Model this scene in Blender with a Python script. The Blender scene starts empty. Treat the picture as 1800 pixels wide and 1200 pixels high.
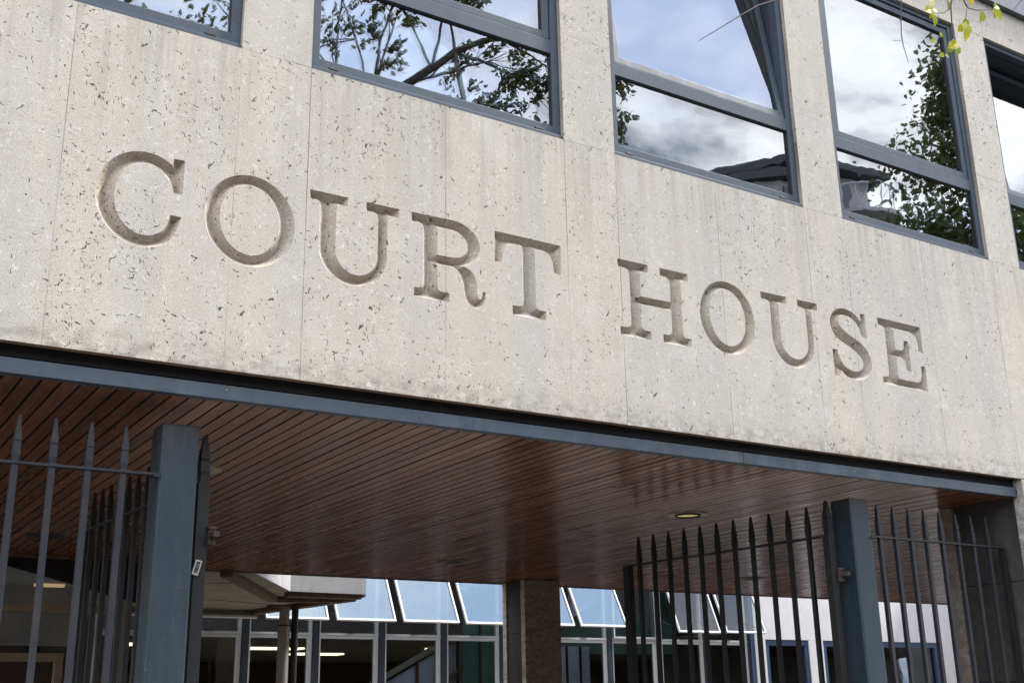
import bpy, bmesh, math, random
import numpy as np
from mathutils import Vector, Matrix
from mathutils.geometry import delaunay_2d_cdt

S = bpy.context.scene
COL = S.collection
R = math.radians

# ------------------------------------------------------------------ camera
# X runs along the facade, Y goes into the building, Z is up; metres
cam_d = bpy.data.cameras.new("camera")
cam = bpy.data.objects.new("camera", cam_d)
COL.objects.link(cam)
S.camera = cam
cam_d.sensor_width = 36.0
cam_d.lens = 2048.67 * 36.0 / 1800.0
cam_d.clip_start = 0.05
cam_d.clip_end = 1500.0
PITCH, YAW, ROLL = R(17.4657), R(32.4163), R(-1.0664)
fw = Vector((math.sin(YAW) * math.cos(PITCH), math.cos(YAW) * math.cos(PITCH), math.sin(PITCH)))
rt = Vector((math.cos(YAW), -math.sin(YAW), 0))
up = rt.cross(fw)
rt2 = math.cos(ROLL) * rt + math.sin(ROLL) * up
up2 = -math.sin(ROLL) * rt + math.cos(ROLL) * up
M = Matrix((rt2, up2, -fw)).transposed().to_4x4()
M.translation = Vector((0, -5.2, 1.6))
cam.matrix_world = M

# ------------------------------------------------------------------ light
SUN_EL, SUN_AZ = R(52), R(77)          # azimuth measured from the wall's normal towards +X
sdir = Vector((math.sin(SUN_AZ) * math.cos(SUN_EL), -math.cos(SUN_AZ) * math.cos(SUN_EL), math.sin(SUN_EL)))
sl = bpy.data.lights.new("sun", 'SUN')
sl.energy = 4.6
sl.angle = R(8)
sl.color = (1.0, 0.965, 0.915)
so = bpy.data.objects.new("sun", sl)
COL.objects.link(so)
so.rotation_euler = sdir.to_track_quat('Z', 'Y').to_euler()
so.location = (8, -12, 16)

W = bpy.data.worlds.new("World")
S.world = W
W.use_nodes = True
nt = W.node_tree
nt.nodes.clear()


def nd(t, typ, **kw):
    n = t.nodes.new(typ)
    for k, v in kw.items():
        setattr(n, k, v)
    return n


def lk(t, a, b):
    t.links.new(a, b)


def setin(n, **kw):
    for k, v in kw.items():
        n.inputs[k.replace('_', ' ')].default_value = v


def mathn(t, op, a, b=None, c=None, clamp=False):
    n = nd(t, 'ShaderNodeMath', operation=op, use_clamp=clamp)
    for i, v in enumerate((a, b, c)):
        if v is None:
            continue
        if isinstance(v, (int, float)):
            n.inputs[i].default_value = v
        else:
            lk(t, v, n.inputs[i])
    return n.outputs[0]


def ramp(t, src, stops, interp='LINEAR'):
    n = nd(t, 'ShaderNodeValToRGB')
    n.color_ramp.interpolation = interp
    el = n.color_ramp.elements
    while len(el) < len(stops):
        el.new(0.5)
    for e, (p, c) in zip(el, stops):
        e.position = p
        e.color = c if len(c) == 4 else (*c, 1)
    lk(t, src, n.inputs[0])
    return n.outputs[0]


def g(v):
    return (v, v, v)


def noise(t, vec, scale, detail=4, rough=0.5, dist=0.0, lac=2.0):
    n = nd(t, 'ShaderNodeTexNoise')
    n.inputs['Scale'].default_value = scale
    n.inputs['Detail'].default_value = detail
    n.inputs['Roughness'].default_value = rough
    n.inputs['Distortion'].default_value = dist
    n.inputs['Lacunarity'].default_value = lac
    lk(t, vec, n.inputs['Vector'])
    return n.outputs['Fac']


def mapping(t, vec, scale=(1, 1, 1), rot=(0, 0, 0), loc=(0, 0, 0)):
    n = nd(t, 'ShaderNodeMapping')
    n.inputs['Scale'].default_value = scale
    n.inputs['Rotation'].default_value = rot
    n.inputs['Location'].default_value = loc
    lk(t, vec, n.inputs['Vector'])
    return n.outputs[0]


def mix(t, fac, a, b, blend='MIX'):
    n = nd(t, 'ShaderNodeMix', data_type='RGBA', blend_type=blend, clamp_factor=True)
    for sock, v in ((n.inputs['Factor'], fac), (n.inputs['A'], a), (n.inputs['B'], b)):
        if isinstance(v, (int, float)):
            sock.default_value = v
        elif isinstance(v, tuple):
            sock.default_value = v if len(v) == 4 else (*v, 1)
        else:
            lk(t, v, sock)
    return n.outputs['Result']


sky = nd(nt, 'ShaderNodeTexSky', sky_type='NISHITA')
sky.sun_disc = False
sky.sun_elevation = SUN_EL
sky.sun_rotation = math.pi - SUN_AZ
tc = nd(nt, 'ShaderNodeTexCoord')
sep = nd(nt, 'ShaderNodeSeparateXYZ')
lk(nt, tc.outputs['Generated'], sep.inputs[0])
zc = mathn(nt, 'MAXIMUM', mathn(nt, 'ADD', sep.outputs['Z'], 0.22), 0.08)
comb = nd(nt, 'ShaderNodeCombineXYZ')
lk(nt, mathn(nt, 'DIVIDE', sep.outputs['X'], zc), comb.inputs[0])
lk(nt, mathn(nt, 'DIVIDE', sep.outputs['Y'], zc), comb.inputs[1])
comb.inputs[2].default_value = 3.7
base_ = mapping(nt, comb.outputs[0], loc=(5.5, 0.7, 0))
cl1 = noise(nt, base_, 2.1, 10, 0.55, 0.3)
cl2 = noise(nt, mapping(nt, comb.outputs[0], loc=(4.1, 2.2, 0)), 2.2, 8, 0.55, 0.2)
cover = ramp(nt, cl1, [(0.34, g(0)), (0.43, g(0.85)), (0.48, g(1))])
shade = ramp(nt, mathn(nt, 'ADD', mathn(nt, 'MULTIPLY', cl1, -0.55), mathn(nt, 'ADD', cl2, 0.29)), [(0.34, (13.5, 16.2, 23)), (0.46, (22, 23.4, 27.5)), (0.56, (30, 30, 30.5))])
skyc = mix(nt, cover, sky.outputs[0], shade)
bg = nd(nt, 'ShaderNodeBackground')
bg.inputs['Strength'].default_value = 0.088
lk(nt, skyc, bg.inputs['Color'])
wo = nd(nt, 'ShaderNodeOutputWorld')
lk(nt, bg.outputs[0], wo.inputs['Surface'])

S.view_settings.view_transform = 'Standard'
S.view_settings.look = 'None'
S.view_settings.exposure = 0.42
S.view_settings.gamma = 1.0
S.render.engine = 'CYCLES'
S.cycles.max_bounces = 10
S.cycles.transparent_max_bounces = 12
S.cycles.caustics_reflective = False
S.cycles.caustics_refractive = False
S.cycles.sample_clamp_indirect = 6.0
S.cycles.use_denoising = True


# ------------------------------------------------------------------ materials
def newmat(name):
    m = bpy.data.materials.new(name)
    m.use_nodes = True
    t = m.node_tree
    t.nodes.clear()
    out = nd(t, 'ShaderNodeOutputMaterial')
    p = nd(t, 'ShaderNodeBsdfPrincipled')
    lk(t, p.outputs[0], out.inputs['Surface'])
    return m, t, p, out


def pos(t):
    return nd(t, 'ShaderNodeNewGeometry').outputs['Position']


def bump(t, p, h, strength=0.5, dist=0.01):
    b = nd(t, 'ShaderNodeBump')
    b.inputs['Strength'].default_value = strength
    b.inputs['Distance'].default_value = dist
    lk(t, h, b.inputs['Height'])
    lk(t, b.outputs[0], p.inputs['Normal'])


def mat_stone(name, base=(0.57, 0.535, 0.480), joints=True, pits=1.0, darken=0.0, flat_joint=None):
    m, t, p, out = newmat(name)
    P = pos(t)
    sx = nd(t, 'ShaderNodeSeparateXYZ')
    lk(t, P, sx.inputs[0])
    X, Z = sx.outputs['X'], sx.outputs['Z']
    # slab layout: two half-bay slabs and one pier slab per window bay
    u0 = mathn(t, 'DIVIDE', mathn(t, 'ADD', X, 60.6 - 0.046), 2.02)
    fl = mathn(t, 'FLOOR', u0)
    u = mathn(t, 'SUBTRACT', u0, fl)
    seg = mathn(t, 'ADD', mathn(t, 'GREATER_THAN', u, 0.405), mathn(t, 'GREATER_THAN', u, 0.8095))
    row = mathn(t, 'ADD', mathn(t, 'GREATER_THAN', Z, 4.882), mathn(t, 'ADD', mathn(t, 'GREATER_THAN', Z, 7.0), mathn(t, 'GREATER_THAN', Z, 3.152)))
    ident = mathn(t, 'ADD', mathn(t, 'MULTIPLY_ADD', fl, 3.0, seg), mathn(t, 'MULTIPLY', row, 171.3))
    wn = nd(t, 'ShaderNodeTexWhiteNoise', noise_dimensions='1D')
    lk(t, ident, wn.inputs['W'])
    wsep = nd(t, 'ShaderNodeSeparateColor')
    lk(t, wn.outputs['Color'], wsep.inputs[0])
    r1, r2, r3 = wsep.outputs
    # tone
    big = noise(t, mapping(t, P, (1, 1, 0.55)), 1.5, 5, 0.62)
    streak = noise(t, mapping(t, P, (9, 9, 0.7)), 1.0, 4, 0.6)
    mid = noise(t, P, 15.0, 5, 0.7, 0.8)
    fine = noise(t, P, 120.0, 3, 0.6)
    grain = noise(t, P, 320.0, 2, 0.6)
    warm = (base[0] * 1.08, base[1] * 1.045, base[2] * 0.93)
    cool = (base[0] * 0.90, base[1] * 0.93, base[2] * 0.96)
    tone = mathn(t, 'ADD', mathn(t, 'MULTIPLY', r1, 0.45), mathn(t, 'MULTIPLY', ramp(t, big, [(0.33, g(0)), (0.67, g(1))]), 0.55))
    c = mix(t, tone, cool, warm)
    c = mix(t, ramp(t, streak, [(0.34, g(0.30)), (0.54, g(0))]), c, (0.44, 0.405, 0.36))
    c = mix(t, ramp(t, mid, [(0.54, g(0)), (0.66, g(0.35))]), c, (0.70, 0.68, 0.64))
    c = mix(t, ramp(t, mid, [(0.34, g(0.32)), (0.46, g(0))]), c, (0.42, 0.355, 0.295))
    c = mix(t, ramp(t, fine, [(0.37, g(0.55)), (0.49, g(0))]), c, (0.27, 0.245, 0.21))
    c = mix(t, ramp(t, grain, [(0.35, g(0.25)), (0.5, g(0)), (0.65, g(0))]), c, (0.29, 0.27, 0.24))
    c = mix(t, ramp(t, grain, [(0.55, g(0)), (0.68, g(0.25))]), c, (0.68, 0.66, 0.62))
    c = mix(t, mathn(t, 'MULTIPLY', r2, 0.26), c, (0.42, 0.405, 0.375))
    cloud = noise(t, mapping(t, P, (1, 1, 0.8), loc=(5, 3, 9)), 3.4, 6, 0.68, 0.7)
    c = mix(t, ramp(t, cloud, [(0.52, g(0)), (0.66, g(0.22))]), c, (0.72, 0.69, 0.64))
    band = noise(t, mapping(t, P, (4.2, 4.2, 0.22), loc=(2, 9, 0)), 1.0, 4, 0.6)
    c = mix(t, ramp(t, band, [(0.36, g(0.42)), (0.50, g(0))]), c, (0.47, 0.455, 0.43))
    c = mix(t, ramp(t, band, [(0.50, g(0)), (0.66, g(0.40))]), c, (0.59, 0.535, 0.445))
    shell = noise(t, P, 34.0, 3, 0.6, 1.2)
    c = mix(t, ramp(t, shell, [(0.60, g(0)), (0.68, g(0.6))]), c, (0.74, 0.72, 0.68))
    spk = noise(t, P, 210.0, 2, 0.55)
    c = mix(t, ramp(t, spk, [(0.32, g(0.75)), (0.42, g(0))]), c, (0.20, 0.175, 0.145))
    c = mix(t, ramp(t, cloud, [(0.30, g(0.35)), (0.44, g(0))]), c, (0.46, 0.415, 0.355))
    # drip streaks under the sills and grime along the bottom edge
    dn = noise(t, mapping(t, P, (14, 14, 0.55), loc=(1, 0, 4)), 1.0, 5, 0.65)
    sill = mathn(t, 'MULTIPLY', mathn(t, 'SUBTRACT', 1.0, mathn(t, 'DIVIDE', mathn(t, 'SUBTRACT', 4.88, Z), 0.85), clamp=True), mathn(t, 'LESS_THAN', Z, 4.884))
    c = mix(t, mathn(t, 'MULTIPLY', ramp(t, dn, [(0.46, g(0)), (0.64, g(0.68))]), sill), c, (0.36, 0.325, 0.28))
    low = mathn(t, 'SUBTRACT', 1.0, mathn(t, 'DIVIDE', mathn(t, 'SUBTRACT', Z, 3.15), 0.16), clamp=True)
    gn = noise(t, mapping(t, P, (1, 1, 1.5)), 13.0, 5, 0.7)
    c = mix(t, mathn(t, 'MULTIPLY', ramp(t, gn, [(0.42, g(0)), (0.62, g(0.7))]), low), c, (0.20, 0.175, 0.145))
    # pits: irregular comma-shaped shell holes of three sizes, denser in patches
    wob = nd(t, 'ShaderNodeTexNoise')
    wob.inputs['Scale'].default_value = 38.0
    wob.inputs['Detail'].default_value = 2.0
    lk(t, P, wob.inputs['Vector'])
    dens = noise(t, mapping(t, P, loc=(3, 7, 1)), 2.6, 5, 0.7)
    dens2 = mathn(t, 'MULTIPLY', ramp(t, dens, [(0.36, g(0.12)), (0.50, g(0.55)), (0.64, g(1.7))]), mathn(t, 'MULTIPLY_ADD', r3, 1.1, 0.32))

    def pitlayer(scale, rot, sc, size, keep, amp):
        off = nd(t, 'ShaderNodeVectorMath', operation='MULTIPLY_ADD')
        lk(t, wob.outputs['Color'], off.inputs[0])
        off.inputs[1].default_value = (amp,) * 3
        lk(t, P, off.inputs[2])
        v = nd(t, 'ShaderNodeTexVoronoi', feature='F1')
        v.inputs['Scale'].default_value = scale
        lk(t, mapping(t, mapping(t, off.outputs[0], (1, 1, 1), rot), sc), v.inputs['Vector'])
        sc_ = nd(t, 'ShaderNodeSeparateColor')
        lk(t, v.outputs['Color'], sc_.inputs[0])
        k = mathn(t, 'LESS_THAN', sc_.outputs[0], mathn(t, 'MULTIPLY', dens2, keep))
        sz = mathn(t, 'MULTIPLY_ADD', mathn(t, 'POWER', sc_.outputs[1], 2.0), size * 1.3, size * 0.35)
        d = mathn(t, 'SUBTRACT', 1.0, mathn(t, 'DIVIDE', v.outputs['Distance'], sz), clamp=True)
        d = mathn(t, 'MULTIPLY', mathn(t, 'MULTIPLY', d, 3.0, clamp=True), k)
        return d
    a = pitlayer(24, (0, R(35), 0), (1.0, 1.0, 0.40), 0.17, 0.13 * pits, 0.045)
    b = pitlayer(44, (0, R(-40), 0), (1.0, 1.0, 0.20), 0.17, 0.34 * pits, 0.045)
    d_ = pitlayer(70, (0, R(70), 0), (1.0, 1.0, 0.17), 0.19, 0.60 * pits, 0.034)
    e = pitlayer(104, (0, R(12), 0), (1.0, 1.0, 0.22), 0.23, 0.72 * pits, 0.022)
    f_ = pitlayer(88, (0, R(-75), 0), (1.0, 1.0, 0.20), 0.21, 0.56 * pits, 0.030)
    e = mathn(t, 'MAXIMUM', e, f_)
    e = mathn(t, 'MAXIMUM', e, pitlayer(60, (0, R(50), 0), (1.0, 1.0, 0.85), 0.13, 0.30 * pits, 0.008))
    pit = mathn(t, 'MAXIMUM', mathn(t, 'MAXIMUM', a, b), mathn(t, 'MAXIMUM', mathn(t, 'MULTIPLY', d_, 0.9), mathn(t, 'MULTIPLY', e, 0.75)))
    c = mix(t, mathn(t, 'MULTIPLY', pit, 0.93), c, (0.05, 0.04, 0.032))
    if joints:
        jd = None
        for q in (0.0, 0.405, 0.8095, 1.0):
            dd = mathn(t, 'ABSOLUTE', mathn(t, 'SUBTRACT', u, q))
            jd = dd if jd is None else mathn(t, 'MINIMUM', jd, dd)
        jv = mathn(t, 'LESS_THAN', jd, 0.0012)
        ispier = mathn(t, 'GREATER_THAN', u, 0.8095)
        zj = mathn(t, 'LESS_THAN', mathn(t, 'ABSOLUTE', mathn(t, 'SUBTRACT', Z, 4.882)), 0.003)
        zj2 = mathn(t, 'LESS_THAN', mathn(t, 'ABSOLUTE', mathn(t, 'SUBTRACT', Z, 7.0)), 0.003)
        zj3 = mathn(t, 'LESS_THAN', mathn(t, 'ABSOLUTE', mathn(t, 'SUBTRACT', Z, 3.152)), 0.003)
        zj4 = mathn(t, 'LESS_THAN', mathn(t, 'ABSOLUTE', mathn(t, 'SUBTRACT', Z, 5.62)), 0.002)
        zz = mathn(t, 'MULTIPLY', mathn(t, 'ADD', mathn(t, 'ADD', zj, zj2), mathn(t, 'ADD', zj3, zj4)), ispier)
        jn = ramp(t, noise(t, mapping(t, P, (1.3, 1, 0.8)), 1.6, 3), [(0.40, g(0.20)), (0.62, g(0.80))])
        jm = mathn(t, 'MULTIPLY', mathn(t, 'MAXIMUM', jv, zz), jn, clamp=True)
        c = mix(t, jm, c, (0.12, 0.10, 0.085))
    if darken > 0:
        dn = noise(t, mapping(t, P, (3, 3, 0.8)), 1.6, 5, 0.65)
        c = mix(t, mathn(t, 'MULTIPLY', ramp(t, dn, [(0.25, g(0.75)), (0.75, g(1))]), darken), c, (0.034, 0.033, 0.032))
    lk(t, c, p.inputs['Base Color'])
    p.inputs['Roughness'].default_value = 0.85
    p.inputs['Specular IOR Level'].default_value = 0.25
    h = mathn(t, 'SUBTRACT', mathn(t, 'MULTIPLY', fine, 0.35), pit)
    bump(t, p, h, 0.55, 0.006)
    return m


def mat_simple(name, col, rough=0.5, metal=0.0, var=0.12, scale=14.0, bumps=0.0, spec=0.5, stain=None):
    m, t, p, out = newmat(name)
    P = pos(t)
    n1 = noise(t, P, scale, 5, 0.6)
    n2 = noise(t, mapping(t, P, (1, 1, 0.25)), scale * 0.35, 4, 0.6)
    lo = tuple(max(0, v * (1 - var)) for v in col)
    hi = tuple(v * (1 + var) for v in col)
    c = mix(t, ramp(t, n1, [(0.3, g(0)), (0.7, g(1))]), lo, hi)
    if stain:
        c = mix(t, ramp(t, n2, [(0.52, g(0)), (0.7, g(stain[1]))]), c, stain[0])
    lk(t, c, p.inputs['Base Color'])
    rr = ramp(t, n2, [(0.3, g(max(0.03, rough - 0.08))), (0.7, g(min(1, rough + 0.1)))])
    lk(t, rr, p.inputs['Roughness'])
    p.inputs['Metallic'].default_value = metal
    p.inputs['Specular IOR Level'].default_value = spec
    if bumps:
        bump(t, p, n1, bumps, 0.004)
    return m


def mat_wood():
    m, t, p, out = newmat('varnished_board')
    P = pos(t)
    sx = nd(t, 'ShaderNodeSeparateXYZ')
    lk(t, P, sx.inputs[0])
    bi = mathn(t, 'FLOOR', mathn(t, 'DIVIDE', sx.outputs['X'], 0.0823))
    wn = nd(t, 'ShaderNodeTexWhiteNoise', noise_dimensions='1D')
    lk(t, bi, wn.inputs['W'])
    ws = nd(t, 'ShaderNodeSeparateColor')
    lk(t, wn.outputs['Color'], ws.inputs[0])
    off = nd(t, 'ShaderNodeVectorMath', operation='MULTIPLY_ADD')
    lk(t, wn.outputs['Color'], off.inputs[0])
    off.inputs[1].default_value = (0, 11, 0)
    lk(t, P, off.inputs[2])
    grain = noise(t, mapping(t, off.outputs[0], (60, 2.2, 60)), 1.0, 6, 0.65, 0.5)
    patch = noise(t, mapping(t, off.outputs[0], (5, 1.1, 5)), 1.0, 4, 0.6)
    wear = noise(t, P, 1.3, 4, 0.55)
    c = mix(t, ramp(t, grain, [(0.3, g(0)), (0.7, g(1))]), (0.15, 0.062, 0.037), (0.37, 0.160, 0.100))
    c = mix(t, mathn(t, 'MULTIPLY', ws.outputs[0], 0.65), c, (0.085, 0.036, 0.022))
    c = mix(t, ramp(t, patch, [(0.5, g(0)), (0.72, g(0.5))]), c, (0.27, 0.125, 0.085))
    c = mix(t, ramp(t, wear, [(0.48, g(0)), (0.7, g(0.35))]), c, (0.26, 0.145, 0.105))
    lk(t, c, p.inputs['Base Color'])
    lk(t, ramp(t, patch, [(0.3, g(0.17)), (0.7, g(0.32))]), p.inputs['Roughness'])
    p.inputs['Specular IOR Level'].default_value = 0.09
    bump(t, p, grain, 0.04, 0.001)
    return m


def dirty_post(m):
    t = m.node_tree
    p = next(n for n in t.nodes if n.type == 'BSDF_PRINCIPLED')
    src = p.inputs['Base Color'].links[0].from_socket
    P = pos(t)
    sx = nd(t, 'ShaderNodeSeparateXYZ')
    lk(t, P, sx.inputs[0])
    n1 = noise(t, mapping(t, P, (1, 1, 0.5)), 9.0, 6, 0.7, 0.4)
    topm = mathn(t, 'MULTIPLY', mathn(t, 'SUBTRACT', mathn(t, 'MULTIPLY_ADD', n1, 0.5, sx.outputs['Z']), 2.98), 5.0, clamp=True)
    c = mix(t, mathn(t, 'MULTIPLY', topm, 0.8), src, (0.022, 0.020, 0.018))
    n2 = noise(t, P, 150.0, 2, 0.5)
    n3 = noise(t, mapping(t, P, loc=(2, 1, 5)), 11.0, 4, 0.6)
    chips = mathn(t, 'MULTIPLY', ramp(t, n2, [(0.60, g(0)), (0.66, g(1))]), ramp(t, n3, [(0.56, g(0)), (0.68, g(0.7))]))
    c = mix(t, chips, c, (0.20, 0.22, 0.23))
    n4 = noise(t, mapping(t, P, (6, 6, 0.6), loc=(7, 1, 5)), 3.0, 5, 0.65)
    c = mix(t, ramp(t, n4, [(0.54, g(0)), (0.70, g(0.5))]), c, (0.05, 0.062, 0.07))
    lk(t, c, p.inputs['Base Color'])


def mat_glass(name, refl=0.35, tint=(0.55, 0.62, 0.6), wave=0.0006, wscale=3.0, gcol=(0.95, 0.97, 1.0)):
    m, t, p, out = newmat(name)
    t.nodes.remove(p)
    gl = nd(t, 'ShaderNodeBsdfGlossy')
    gl.inputs['Roughness'].default_value = 0.0
    gl.inputs['Color'].default_value = (*gcol, 1)
    tr = nd(t, 'ShaderNodeBsdfTransparent')
    tr.inputs['Color'].default_value = (*tint, 1)
    fr = nd(t, 'ShaderNodeFresnel')
    fr.inputs['IOR'].default_value = 1.5
    f = mathn(t, 'MULTIPLY_ADD', fr.outputs[0], 1.0 - refl, refl - 0.04, clamp=True)
    mx = nd(t, 'ShaderNodeMixShader')
    lk(t, f, mx.inputs[0])
    lk(t, tr.outputs[0], mx.inputs[1])
    lk(t, gl.outputs[0], mx.inputs[2])
    lk(t, mx.outputs[0], out.inputs['Surface'])
    n1 = noise(t, pos(t), wscale, 2, 0.45)
    b = nd(t, 'ShaderNodeBump')
    b.inputs['Strength'].default_value = 1.0
    b.inputs['Distance'].default_value = wave
    lk(t, n1, b.inputs['Height'])
    lk(t, b.outputs[0], gl.inputs['Normal'])
    return m


def mat_emit(name, col, s):
    m, t, p, out = newmat(name)
    p.inputs['Base Color'].default_value = (*col, 1)
    p.inputs['Emission Color'].default_value = (*col, 1)
    p.inputs['Emission Strength'].default_value = s
    return m


def mat_leaf(name, c1, c2, trans=0.5):
    m, t, p, out = newmat(name)
    t.nodes.remove(p)
    gi = nd(t, 'ShaderNodeNewGeometry')
    c = mix(t, ramp(t, gi.outputs['Random Per Island'], [(0.0, g(0)), (1.0, g(1))]), c1, c2)
    n = noise(t, gi.outputs['Position'], 70.0, 3)
    c = mix(t, ramp(t, n, [(0.55, g(0)), (0.75, g(0.5))]), c, (c1[0] * 0.6, c1[1] * 0.5, c1[2] * 0.4))
    df = nd(t, 'ShaderNodeBsdfPrincipled')
    lk(t, c, df.inputs['Base Color'])
    df.inputs['Roughness'].default_value = 0.45
    tl = nd(t, 'ShaderNodeBsdfTranslucent')
    lk(t, c, tl.inputs['Color'])
    mx = nd(t, 'ShaderNodeMixShader')
    mx.inputs[0].default_value = trans
    lk(t, df.outputs[0], mx.inputs[1])
    lk(t, tl.outputs[0], mx.inputs[2])
    lk(t, mx.outputs[0], out.inputs['Surface'])
    return m


STONE = mat_stone('shelly_limestone')
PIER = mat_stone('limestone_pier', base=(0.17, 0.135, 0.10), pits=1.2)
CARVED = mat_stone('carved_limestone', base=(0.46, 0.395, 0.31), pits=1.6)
DARKCORE = mat_stone('dark_limestone', base=(0.20, 0.19, 0.18), pits=0.6, darken=0.97)  # near-black limestone for the pier and column cores
UNDER = mat_simple('stained_stone_underside', (0.26, 0.175, 0.115), 0.8, var=0.35, scale=20)
LITEDGE = mat_stone('lit_limestone_edge', base=(0.72, 0.66, 0.58), pits=0.3)  # pale tone paints the light falling on the column slab edges
BROWN = mat_stone('brown_limestone', base=(0.60, 0.46, 0.31), pits=0.25)
WOOD = mat_wood()
VOID = mat_simple('dark_cavity', (0.012, 0.010, 0.010), 0.9, var=0.2)
WINP = mat_simple('slate_blue_frame_paint', (0.060, 0.079, 0.100), 0.52, var=0.10, scale=22, spec=0.3)
FASC = mat_simple('scuffed_blue_grey_fascia', (0.062, 0.082, 0.108), 0.42, var=0.16, scale=16, stain=((0.15, 0.18, 0.21), 0.4))
GATEP = mat_simple('blue_grey_gate_paint', (0.017, 0.031, 0.043), 0.5, var=0.16, scale=60, bumps=0.12, stain=((0.04, 0.052, 0.062), 0.4))
dirty_post(GATEP)
BARP = mat_simple('weathered_bar_paint', (0.013, 0.016, 0.021), 0.55, var=0.35, scale=45, bumps=0.2, stain=((0.040, 0.033, 0.027), 0.6))
BLACKP = mat_simple('dark_iron_paint', (0.005, 0.0055, 0.006), 0.6, var=0.25, scale=60, bumps=0.2, stain=((0.022, 0.018, 0.015), 0.4))
RUST = mat_simple('rusty_iron', (0.055, 0.037, 0.028), 0.85, var=0.5, scale=120, bumps=0.6, stain=((0.10, 0.085, 0.075), 0.7))
GLASS = mat_glass('window_glass', 0.26)
GLASSC = mat_glass('courtyard_glass', 0.045, (0.72, 0.80, 0.78), 0.0006)
GLASSS = mat_glass('courtyard_sash_glass', 0.25, (0.50, 0.60, 0.58), 0.0012, gcol=(0.78, 0.93, 0.97))
RUBBER = mat_simple('black_gasket', (0.01, 0.01, 0.011), 0.6)
BLIND = mat_simple('pale_blind_slat', (0.50, 0.52, 0.55), 0.5, var=0.05)
PLAST = mat_simple('plaster', (0.60, 0.56, 0.50), 0.8, var=0.05)
ROOMW = mat_simple('dim_room_wall', (0.10, 0.10, 0.105), 0.8, var=0.15, scale=2)
WHITEF = mat_simple('white_frame_paint', (0.62, 0.64, 0.67), 0.35, var=0.05, scale=10, stain=((0.55, 0.55, 0.54), 0.3))
DARKF = mat_simple('dark_mullion_paint', (0.035, 0.042, 0.058), 0.4, var=0.15)
BLUEF = mat_simple('blue_frame_paint', (0.045, 0.075, 0.14), 0.4, var=0.1)
WHITEW = mat_simple('white_wall_panel', (0.74, 0.735, 0.75), 0.7, var=0.06, scale=5, bumps=0.1, stain=((0.58, 0.57, 0.60), 0.4))
CONC = mat_simple('canopy_board', (0.30, 0.275, 0.235), 0.8, var=0.2, scale=5, bumps=0.2, stain=((0.18, 0.15, 0.12), 0.5))
CONCB = mat_simple('canopy_beam', (0.13, 0.095, 0.065), 0.8, var=0.35, scale=12, bumps=0.3)
CANW = mat_simple('grey_white_canopy_edge', (0.50, 0.505, 0.52), 0.6, var=0.1, scale=6, stain=((0.36, 0.33, 0.31), 0.6))
POLEM = mat_simple('grey_pole_paint', (0.26, 0.25, 0.24), 0.5, var=0.15, scale=12, stain=((0.30, 0.19, 0.10), 0.8))
BRASS = mat_simple('aged_trim', (0.33, 0.31, 0.22), 0.4, metal=0.4, var=0.2)
GOLDG = mat_emit('gold_glow', (0.70, 0.60, 0.26), 0.38)  # gold reflector face with a faint emission
BROWNI = mat_simple('brown_interior_panel', (0.10, 0.045, 0.025), 0.6, var=0.3, scale=8)
GREYI = mat_simple('grey_interior_ceiling', (0.45, 0.44, 0.46), 0.9, var=0.15, scale=3)
LAVI = mat_simple('lavender_partition', (0.46, 0.46, 0.58), 0.7, var=0.12, scale=3)
TEAL = mat_simple('teal_panel', (0.085, 0.145, 0.128), 0.3, var=0.25, scale=3)
TIMB = mat_simple('pale_timber_rail', (0.36, 0.26, 0.16), 0.5, var=0.15)
BEIGEF = mat_simple('beige_door_frame', (0.36, 0.30, 0.22), 0.5, var=0.1)
SLATE = mat_simple('slate_grey_cladding', (0.10, 0.115, 0.135), 0.5, var=0.2, scale=10, bumps=0.1)
STRIP = mat_emit('lit_ceiling_strip', (1.0, 0.80, 0.50), 2.2)
DIMS = mat_emit('dim_ceiling_strip', (1.0, 0.66, 0.34), 0.35)
ASPH = mat_simple('asphalt', (0.055, 0.055, 0.057), 0.9, var=0.25, scale=30, bumps=0.3)
PAVE = mat_simple('paving', (0.105, 0.100, 0.092), 0.85, var=0.15, scale=6, bumps=0.2)
PALEP = mat_simple('pale_courtyard_slabs', (0.27, 0.245, 0.215), 0.85, var=0.12, scale=6, bumps=0.2)
BARK = mat_simple('bark', (0.11, 0.10, 0.09), 0.85, var=0.4, scale=30, bumps=0.6)
TWIGM = mat_simple('twig_bark', (0.07, 0.05, 0.045), 0.7, var=0.3, scale=60)
LEAFG = mat_leaf('green_leaf', (0.055, 0.075, 0.022), (0.13, 0.13, 0.045), 0.4)
LEAFD = mat_leaf('dark_green_leaf', (0.035, 0.060, 0.018), (0.10, 0.13, 0.035), 0.45)
LEAFY = mat_leaf('yellow_green_leaf', (0.30, 0.42, 0.03), (0.70, 0.64, 0.03), 0.55)
ROOFD = mat_simple('dark_roof_sheet', (0.045, 0.05, 0.06), 0.6, var=0.2)
RENDL = mat_simple('pale_render', (0.44, 0.435, 0.45), 0.8, var=0.1, scale=3)
RENDR = mat_simple('grey_render', (0.34, 0.33, 0.33), 0.8, var=0.1, scale=3)
DKGL = mat_simple('dark_far_glass', (0.03, 0.04, 0.05), 0.08, var=0.2, spec=0.8)
TAGW = mat_simple('white_label', (0.50, 0.50, 0.48), 0.4, var=0.05)
INK = mat_simple('black_ink', (0.02, 0.02, 0.02), 0.5, var=0.05)


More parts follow.
